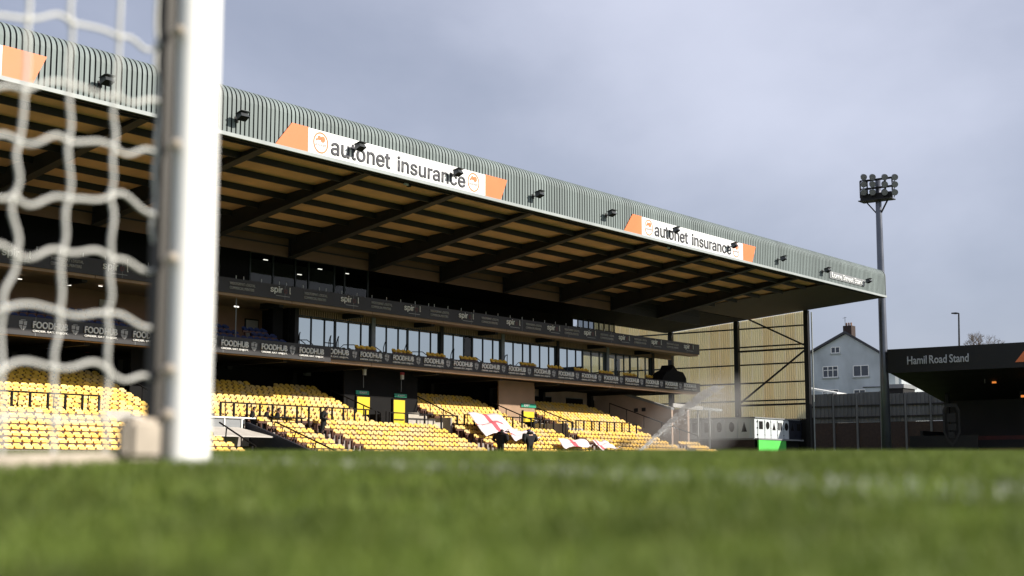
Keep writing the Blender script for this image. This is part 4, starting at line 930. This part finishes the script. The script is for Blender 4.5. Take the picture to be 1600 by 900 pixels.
for k in range(6):
    y0 = 54.0 + 1.13 * k; yc = y0 + .5; d = box('door', cw, cab, XC - .055, XC - .001, y0, y0 + 1.03, 2.82, 4.30); q = MB(); w, h = .24, .40; zc = 3.72
    if k in (0,): q.prism([(XC - .075, yc - w, zc - h), (XC - .075, yc + w, zc - h), (XC - .075, yc, zc + h)], (.019, 0, 0))
    elif k in (1, 5, 2): q.disc((XC - .075, yc, zc), w, .019, 'X', 18, h)
    else: q.box(XC - .075, XC - .056, yc - w, yc + w, zc - h, zc + h)
    q.build('window', black, cab)
box('cabin_ledge', greym, cab, XC - .12, XC, 53.6, 60.7, 2.68, 2.80); box('plinth', brick, cab, XC - .08, XC - .001, 53.6, 60.7, .7, 2.67)
kk = thing('kiosk', (99, 60, .7), 'tan kiosk with a white canopy edge at the end of the terrace', 'kiosk')
P0, P1, P2 = aX(1051, 633, 99.5), aX(1098, 638.5, 101.5), aX(1127, 641, 103.5)
MB().bar(P0, P1, .3, .32).build('canopy_edge', white, kk); MB().bar(P1 + Vector((.05, 0, 0)), P2, .25, .2).build('canopy_edge', trim, kk)
MB().prism([P0 + Vector((0, 0, -.17)), P2 + Vector((0, 0, -.12)), P2 + Vector((0, 3, .2)), P0 + Vector((0, 3, .2))], (0, 0, .05)).build('canopy', greym, kk)
A = aX(1049, 640, 98.4); B = aX(1074, 642, 98.4)
MB().box(98.4, 98.7, B.y, A.y, .7, A.z).build('wall', plaster, kk)
for px in (1090, 1108): q = aX(px, 641, 101.5); MB().tube([(q.x, q.y, .7), (q.x, q.y, q.z)], .09, 8).build('pole', trim, kk)
box('counter', greym, kk, 98.8, 104, 60.3, 62, .7, 3.4)

# ------------------------------------------------------------------ floodlight mast
XM = 112.6
b0, t0 = aX(1384.5, 690, XM), aX(1373.6, 318, XM); ym = (b0.y + t0.y) / 2
mast = thing('floodlight_mast', (XM, ym, .7), 'tall grey floodlight mast with twelve lamps beyond the roof corner', 'floodlight')
MB().tube([(XM, ym, .4), (XM, ym, 10), (XM, ym, t0.z), (XM, ym, aX(1373, 281, XM).z)], [.40, .34, .25, .22], 20).build('pole', mast_m, mast, True)
zz = [aX(1373, y, XM).z for y in (281, 294, 307.5)]; yl, yr = aX(1347, 300, XM).y, aX(1397, 300, XM).y
for k, z in enumerate(zz): box('crossbar', steel, mast, XM - .42, XM - .28, yr, yl, z - (.1 if k < 2 else .28), z + (.06 if k < 2 else .28))
for q in (yl, (yl + ym) / 2 + .1, (yr + ym) / 2 - .1, yr): box('upright', steel, mast, XM - .40, XM - .30, q - .05, q + .05, zz[2], zz[0])
box('platform', steel, mast, XM - .9, XM + .3, yr, yl, zz[2] - .38, zz[2] - .30)
MB().bar((XM - .3, yl - .4, zz[2] - .3), (XM, ym + .2, zz[2] - 1.4), .1).bar((XM - .3, yr + .4, zz[2] - .3), (XM, ym - .2, zz[2] - 1.4), .1).build('brace', steel, mast)
ax = Vector((-.74, -.52, -.42)).normalized()
lg_ = M('flood_lens', (.10, .11, .12), .25, .4, .15, 4)
for c, px in enumerate((1349, 1362.7, 1381.7, 1397.5)):
    for r_, py in enumerate((276.2, 287.4, 299.8)):
        q = aX(px, py, XM - .8); s = MB(); s.tube([q - ax * .28, q - ax * .16, q + ax * .16, q + ax * .20], [.11, .22, .27, .27], 14); lo = s.build('lamp_head', lg_, mast)
        MB().tube([q + ax * .201, q + ax * .215], .245, 14).build('lens', greym, lo)
        MB().bar(q - ax * .05 + Vector((0, 0, -.30)), (XM - .4, q.y + .2, q.z - .35), .06).build('bracket', steel, lo)

# ------------------------------------------------------------------ Hamil Road Stand
hs = thing('grandstand', (119, 30, .7), 'low black stand on the right with grey name lettering on its fascia', 'stand')
XH, YH = 112.2, 46.15
hblk = M('stand_black', (.0045, .005, .006), .65, 0, .25, .7)
MB().prism([(XH, YH, 8.26), (XH, YH, 10.10), (XH + .3, YH, 10.18), (124.6, YH, 8.8), (124.6, YH, 6.28)], (0, -60, 0)).build('roof', hblk, hs)
MB().prism([(XH - .05, YH + .05, 8.20), (XH - .05, YH - 60, 8.20), (XH - .05, YH - 60, 10.16), (XH - .05, YH + .05, 10.16)], (.04, 0, 0)).build('fascia', hblk, hs)
box('back_wall', hblk, hs, 124.0, 124.4, YH - 60, YH - .2, .5, 6.6)
box('side_wall', hblk, hs, 118, 124.0, YH - .5, YH - .25, .5, 3.6)
hst = M('stand_seat_red', (.07, .012, .01), .6, 0, .3, 2)
for k in range(9): box('terrace_step', hblk if k % 3 else hst, hs, 114.5 + k * 1.04, 115.53 + k * 1.04, YH - 60, YH - 1.0, .5, 1.0 + .36 * k)
for q in (44.6, 38.2, 31): box('column', hblk, hs, 121.0, 121.3, q - .15, q + .15, .6, 7.0)
text('Hamil Road Stand', M('letter_grey', (.42, .43, .45), .6, 0, .05, 2), hs, 44.50, 39.40, 8.82, 9.51, XH - .08, weight=.022, facing='X')
# emblem on the dark screen under the roof
sc_ = box('screen', hblk, hs, 115.2, 115.3, 40.0, YH - .4, .7, 3.1)
A = aX(1487, 664, 115.15); s = MB(); w, h = 0.72, 1.75
sh = [(-1, .7), (-.6, 1.0), (.6, 1.0), (1, .7), (1, -.35), (.55, -.75), (0, -1), (-.55, -.75), (-1, -.35)]
embd = M('emblem_dim', (.020, .020, .021), .7, 0, .3, 3)
for i in range(len(sh)):
    a, b_ = Vector(sh[i]), Vector(sh[(i + 1) % len(sh)]); s.prism([(115.13, A.y - a.x * w, A.z + a.y * h), (115.13, A.y - b_.x * w, A.z + b_.y * h), (115.13, A.y - b_.x * w * .78, A.z + b_.y * h * .84), (115.13, A.y - a.x * w * .78, A.z + a.y * h * .84)], (.06, 0, 0))
for (a, b_, c, d) in ((-.5, .5, .15, .55), (-.55, .45, -.25, .05), (-.3, .4, -.6, -.32)): s.box(115.13, 115.19, A.y + a * w, A.y + b_ * w, A.z + c * h, A.z + d * h)
s.build('emblem', embd, hs)
for (px, py, w) in ((1553, 597, .16), (1599, 619, .2)):
    q = aX(px, py, 117); box('orange_glow', orange_emit, hs, 117, 117.1, q.y - w, q.y + w, q.z - .09, q.z + .09)  # small glowing orange boxes under the roof
q = aX(1538, 580, 116); MB().tube([(116, q.y, q.z + .6), (116, q.y, q.z - 1.0)], .03, 6).build('hanging_pole', greym, hs)
so = thing('sponsor_sign', (XH, 35, 8.7), 'orange corner of a sign on the black stand at the right edge', 'sign', 'insurance signs on the roof fascia')
MB().prism([(XH - .10, 35.75, 8.62), (XH - .10, 33.0, 8.62), (XH - .10, 33.0, 9.45), (XH - .10, 35.05, 9.45)], (.04, 0, 0)).build('orange_panel', orange, so)
MB().prism([(XH - .10, 32.99, 8.62), (XH - .10, 20, 8.62), (XH - .10, 20, 9.45), (XH - .10, 32.99, 9.45)], (.04, 0, 0)).build('panel', signw, so)

# ------------------------------------------------------------------ boundary fence with brick plinth
fn = thing('boundary_fence', (130, 55, .7), 'grey ribbed concrete fence on a brick plinth below the house', 'fence')
y = 47.0; k = 0
tops = [7.45, 7.62, 7.55, 7.78, 7.70, 7.72, 7.6, 7.65]
while y < 66:
    zt_ = tops[k % 8]
    s = MB(); n = 12; w = 2.42
    for i in range(n): s.box(130 - (.05 if i % 2 else 0), 130.1, y + w * i / n, y + w * (i + 1) / n - .003, 4.9, zt_)
    s.build('fence_panel', fencec, fn); box('fence_post', fencec, fn, 129.86, 130.12, y - .09, y + .09, .7, zt_ + .06)
    for z in (5.3, 6.4): box('fence_rail', steel, fn, 129.87, 129.94, y + .1, y + w - .1, z, z + .16)
    y += w + .02; k += 1
pl = box('brick_plinth', brick, fn, 130.0, 130.3, 47, 66, .4, 4.88)
# ------------------------------------------------------------------ house
XHo = 148.0
ho = thing('house', (152, 65.5, 4), 'pale blue rendered house gable with brick chimney beyond the fence', 'house')
E0, AP, E1 = aX(1261, 556, XHo), aX(1322, 521, XHo), aX(1388, 559, XHo)
MB().prism([(XHo, E0.y, 4), (XHo, E1.y, 4), (XHo, E1.y, E1.z), (XHo, AP.y, AP.z), (XHo, E0.y, E0.z)], (8, 4.3, 0)).build('wall', render_w, ho)
rf = MB(); ov = .35
for a, b_ in ((E0, AP), (E1, AP)):
    d = (a - b_).normalized(); aa = a + d * .5
    rf.prism([(XHo - ov, aa.y, aa.z), (XHo - ov, b_.y, b_.z), (XHo - ov, b_.y, b_.z + .28), (XHo - ov, aa.y, aa.z + .28)], (8.6, 4.6, 0))
rfo = rf.build('roof', slate, ho)
c0 = aX(1325, 520, XHo + 1); ch = box('chimney', brick, rfo, XHo + .8, XHo + 1.9, c0.y - .5, c0.y + .5, AP.z - .3, AP.z + .95); 
for q in (-.28, 0.0, .28): MB().tube([(XHo + 1.3, c0.y + q, AP.z + .95), (XHo + 1.3, c0.y + q, AP.z + 1.32)], .1, 8).build('chimney_pot', M('clay', (.30, .16, .10), .8, 0, .1, 4), rfo)
def hwin(x0, y0, x1, y1, nv_, trans=.0):
    A, B = aX(x0, y1, XHo), aX(x1, y0, XHo); fr = MB(); t_ = .09
    y_a, y_b, z_a, z_b = min(A.y, B.y), max(A.y, B.y), A.z, B.z
    fr.box(XHo - .06, XHo - .004, y_a, y_b, z_a, z_a + t_).box(XHo - .06, XHo - .004, y_a, y_b, z_b - t_, z_b)
    for k in range(nv_ + 1): q = y_a + (y_b - y_a) * k / nv_; fr.box(XHo - .058, XHo - .006, q - t_ / 2, q + t_ / 2, z_a + t_, z_b - t_)
    if trans: fr.box(XHo - .056, XHo - .008, y_a + t_, y_b - t_, z_a + (z_b - z_a) * trans, z_a + (z_b - z_a) * trans + .07)
    f = fr.build('window', white, ho)
    for k in range(nv_):
        q0, q1 = y_a + (y_b - y_a) * k / nv_ + t_ / 2, y_a + (y_b - y_a) * (k + 1) / nv_ - t_ / 2
        MB().box(XHo - .03, XHo - .012, q0, q1, z_a + t_, z_b - t_).build('pane', M('house_glass', (.05, .06, .08), .15, 0, .2, 2), f)
    box('sill', trim, f, XHo - .14, XHo - .003, y_a - .12, y_b + .12, z_a - .10, z_a - .004)
MB().tube([(XHo - .1, E0.y - .3, 4), (XHo - .1, E0.y - .3, E0.z - .1)], .06, 8).build('drain_pipe', steel, ho)
MB().tube([(XHo + 1.2, c0.y + .4, AP.z + .9), (XHo + 1.2, c0.y + .4, AP.z + 2.0)], .025, 5).bar((XHo + .9, c0.y + .1, AP.z + 1.9), (XHo + 1.5, c0.y + .8, AP.z + 1.9), .03).build('aerial', steel, rfo)
hwin(1286.5, 571.5, 1309, 590.5, 3, .62); hwin(1334, 570, 1357, 589, 2); hwin(1299, 541.5, 1312, 552.5, 2); hwin(1286, 608, 1310, 625, 3, .6); hwin(1335, 608, 1352, 625, 2)
MB().tube([(XHo - .08, aX(1322, 600, XHo).y - 2, 9.4), (XHo - .08, aX(1322, 600, XHo).y - 5, 9.35)], .05, 6).build('waste_pipe', steel, ho)
s_h = thing('shed', (140, 66, 4), 'white sloping shed roof peeping over the fence', 'shed')
A, B = aX(1262, 606, 140), aX(1308, 612, 140); MB().prism([(140, A.y + 2, A.z + .2), (140, B.y, B.z - .3), (140, B.y, B.z - .1), (140, A.y + 2, A.z + .4)], (3, 0, 0)).build('roof', white, s_h); box('wall', fencec, s_h, 140.2, 142.8, B.y + .1, A.y + 1.8, 3, B.z - .4)
h2 = thing('house', (160, 60, 4), 'second pale house wall showing between the mast and the black stand', 'house')
A, B = aX(1386, 605, 158), aX(1408, 578, 158); box('wall', render_w, h2, 158, 166, B.y, A.y + 3, 3, B.z); C_, D_ = aX(1399, 603, 157.9), aX(1404, 584, 157.9); box('window', white, h2, 157.9, 157.99, D_.y, C_.y, C_.z, D_.z)
MB().prism([(157.7, B.y - .2, B.z), (157.7, A.y + 3.2, B.z), (162, A.y + 3.2, B.z + 2.0), (162, B.y - .2, B.z + 2.0)], (0, 0, .15)).build('roof', slate, h2)
of = thing('outbuilding', (134, 51.5, 4), 'dark flat roofed outbuilding right of the mast above the fence', 'building')
A, B = aX(1384, 612, 134), aX(1411, 600, 134); box('wall', steel, of, 134, 137, B.y, A.y, 4, B.z - .4); box('flat_roof', greym, of, 133.8, 137.2, B.y - .15, A.y + .1, B.z - .39, B.z)

# ------------------------------------------------------------------ street lamp and bare trees
sl = thing('street_lamp', (160, 57.2, 4), 'single slim street lamp rising behind the black stand', 'lamp')
A, B, C_ = aX(1498, 560, 160), aX(1498, 489.5, 160), aX(1486.5, 489.5, 160)
MB().tube([(160, A.y, 4), (160, A.y, 10), (160, B.y, B.z)], [.14, .12, .09], 10).build('pole', steel, sl); MB().tube([B, C_.lerp(B, .6), C_], [.06, .12, .07], 8).build('lamp_head', steel, sl)
def bare_tree(base, h, spread, seed, label, levels=6):
    rd = random.Random(seed); s = MB(); tw = MB()
    def grow(p, d, ln, r, lv):
        q = p + d * ln; mid = p.lerp(q, .5) + Vector((rd.uniform(-1, 1), rd.uniform(-1, 1), 0)) * ln * .06
        (s if lv >= levels - 1 else tw).tube([p, mid, q], [r, r * .85, r * .68], 5 if lv > 2 else 3, cap=False)
        if lv <= 0: return
        for k in range(3 if lv > 1 else 4):
            a = rd.uniform(0, 2 * math.pi); e = Vector((math.cos(a), math.sin(a), rd.uniform(-.1, .5))); nd = (d * 1.0 + e * rd.uniform(.5, .95) * spread).normalized()
            grow(p.lerp(q, rd.uniform(.55, 1)), nd, ln * rd.uniform(.60, .80), max(.008, r * .58), lv - 1)
    grow(Vector((0, 0, 0)), Vector((0, 0, 1)), h * .30, h * .02, levels)
    t_ = thing('bare_tree', base, label, 'tree', 'bare winter trees', local=True); s.build('trunk', barkm, t_); tw.build('crown', barkm, t_)
q = aX(1524, 545, 170); bare_tree((170, q.y, q.z - 4.2), 9.6, 1.05, 11, 'bare winter tree behind the black stand, right of the street lamp')
q = aX(1418, 600, 160); bare_tree((160, q.y - .5, q.z - 5.6), 6.2, .9, 5, 'low bare tree seen under the black stand roof')

# ------------------------------------------------------------------ sprinkler spray
def vol_mat(name, dens, scale, stretch, lo, hi):
    m = bpy.data.materials.new(name); m.use_nodes = True; t = m.node_tree; t.nodes.clear(); o = t.nodes.new('ShaderNodeOutputMaterial'); v = t.nodes.new('ShaderNodeVolumePrincipled')
    v.inputs['Color'].default_value = (.97, .96, .95, 1); v.inputs['Anisotropy'].default_value = .25
    co = t.nodes.new('ShaderNodeTexCoord'); ma = t.nodes.new('ShaderNodeMapping'); ma.inputs['Scale'].default_value = stretch; nz = t.nodes.new('ShaderNodeTexNoise'); nz.inputs['Scale'].default_value = scale; nz.inputs['Detail'].default_value = 3
    mr = t.nodes.new('ShaderNodeMapRange'); mr.inputs['From Min'].default_value = lo; mr.inputs['From Max'].default_value = hi; mr.inputs['To Max'].default_value = dens
    t.links.new(co.outputs['Object'], ma.inputs[0]); t.links.new(ma.outputs[0], nz.inputs['Vector']); t.links.new(nz.outputs['Fac'], mr.inputs['Value']); t.links.new(mr.outputs[0], v.inputs['Density']); t.links.new(v.outputs[0], o.inputs['Volume']); return m
YS = 49.5
jp = [aY(x, y, YS) for x, y in ((998, 706), (1020, 684), (1045, 661), (1072, 637), (1098, 618), (1116, 608), (1132, 604))]
o = MB().tube(jp, [.05, .10, .17, .26, .33, .28, .05], 12).build('water_jet', vol_mat('jet_volume', 8.0, 2.2, (1, 1, 1), .40, .75)); tag(o, 'bright jet of sprinkler water arcing up to the right', 'water', kind='stuff')
bm = bmesh.new(); bmesh.ops.create_icosphere(bm, subdivisions=3, radius=1); me = bpy.data.meshes.new('water_mist'); bm.to_mesh(me); bm.free()
mv = vol_mat('mist_volume', .62, 2.2, (1, 1, .5), .28, .72); t = mv.node_tree
gr = t.nodes.new('ShaderNodeTexGradient'); gr.gradient_type = 'SPHERICAL'; co = t.nodes.new('ShaderNodeTexCoord'); t.links.new(co.outputs['Object'], gr.inputs['Vector'])
mu = t.nodes.new('ShaderNodeMath'); mu.operation = 'MULTIPLY'; vp = next(n for n in t.nodes if n.type == 'PRINCIPLED_VOLUME'); src = vp.inputs['Density'].links[0].from_socket
t.links.new(src, mu.inputs[0]); t.links.new(gr.outputs['Fac'], mu.inputs[1]); t.links.new(mu.outputs[0], vp.inputs['Density'])
me.materials.append(mv); o = bpy.data.objects.new('water_mist', me); col.objects.link(o); o.location = aY(1092, 660, YS); o.scale = (9.0, 1.6, 3.2); o.rotation_euler = (0, R(-16), 0)
tag(o, 'hazy veil of falling sprinkler mist in front of the far corner', 'water', kind='stuff')
dr_ = MB(); rd = random.Random(4)
for k in range(2600):
    q = rd.random(); i = min(5, int(q * 6)); f = q * 6 - i; p = jp[i].lerp(jp[i + 1], f); w = .05 + .5 * q * q
    p = p + Vector((rd.gauss(0, w), rd.gauss(0, w), rd.gauss(0, w) - abs(rd.gauss(0, 1.1 * q)))); r = rd.uniform(.008, .022)
    n0 = len(dr_.v); dr_.v += [tuple(p + Vector(d) * r) for d in ((1, 0, 0), (-1, 0, 0), (0, 1, 0), (0, -1, 0), (0, 0, 2), (0, 0, -2))]
    for f_ in ((0, 2, 4), (2, 1, 4), (1, 3, 4), (3, 0, 4), (2, 0, 5), (1, 2, 5), (3, 1, 5), (0, 3, 5)): dr_.f.append(tuple(n0 + v for v in f_)); dr_.mi.append(0)
o = dr_.build('water_droplets', M('droplet', (.85, .86, .88), .3, 0, 0)); tag(o, 'fine droplets scattered round the sprinkler jet', 'water', kind='stuff')
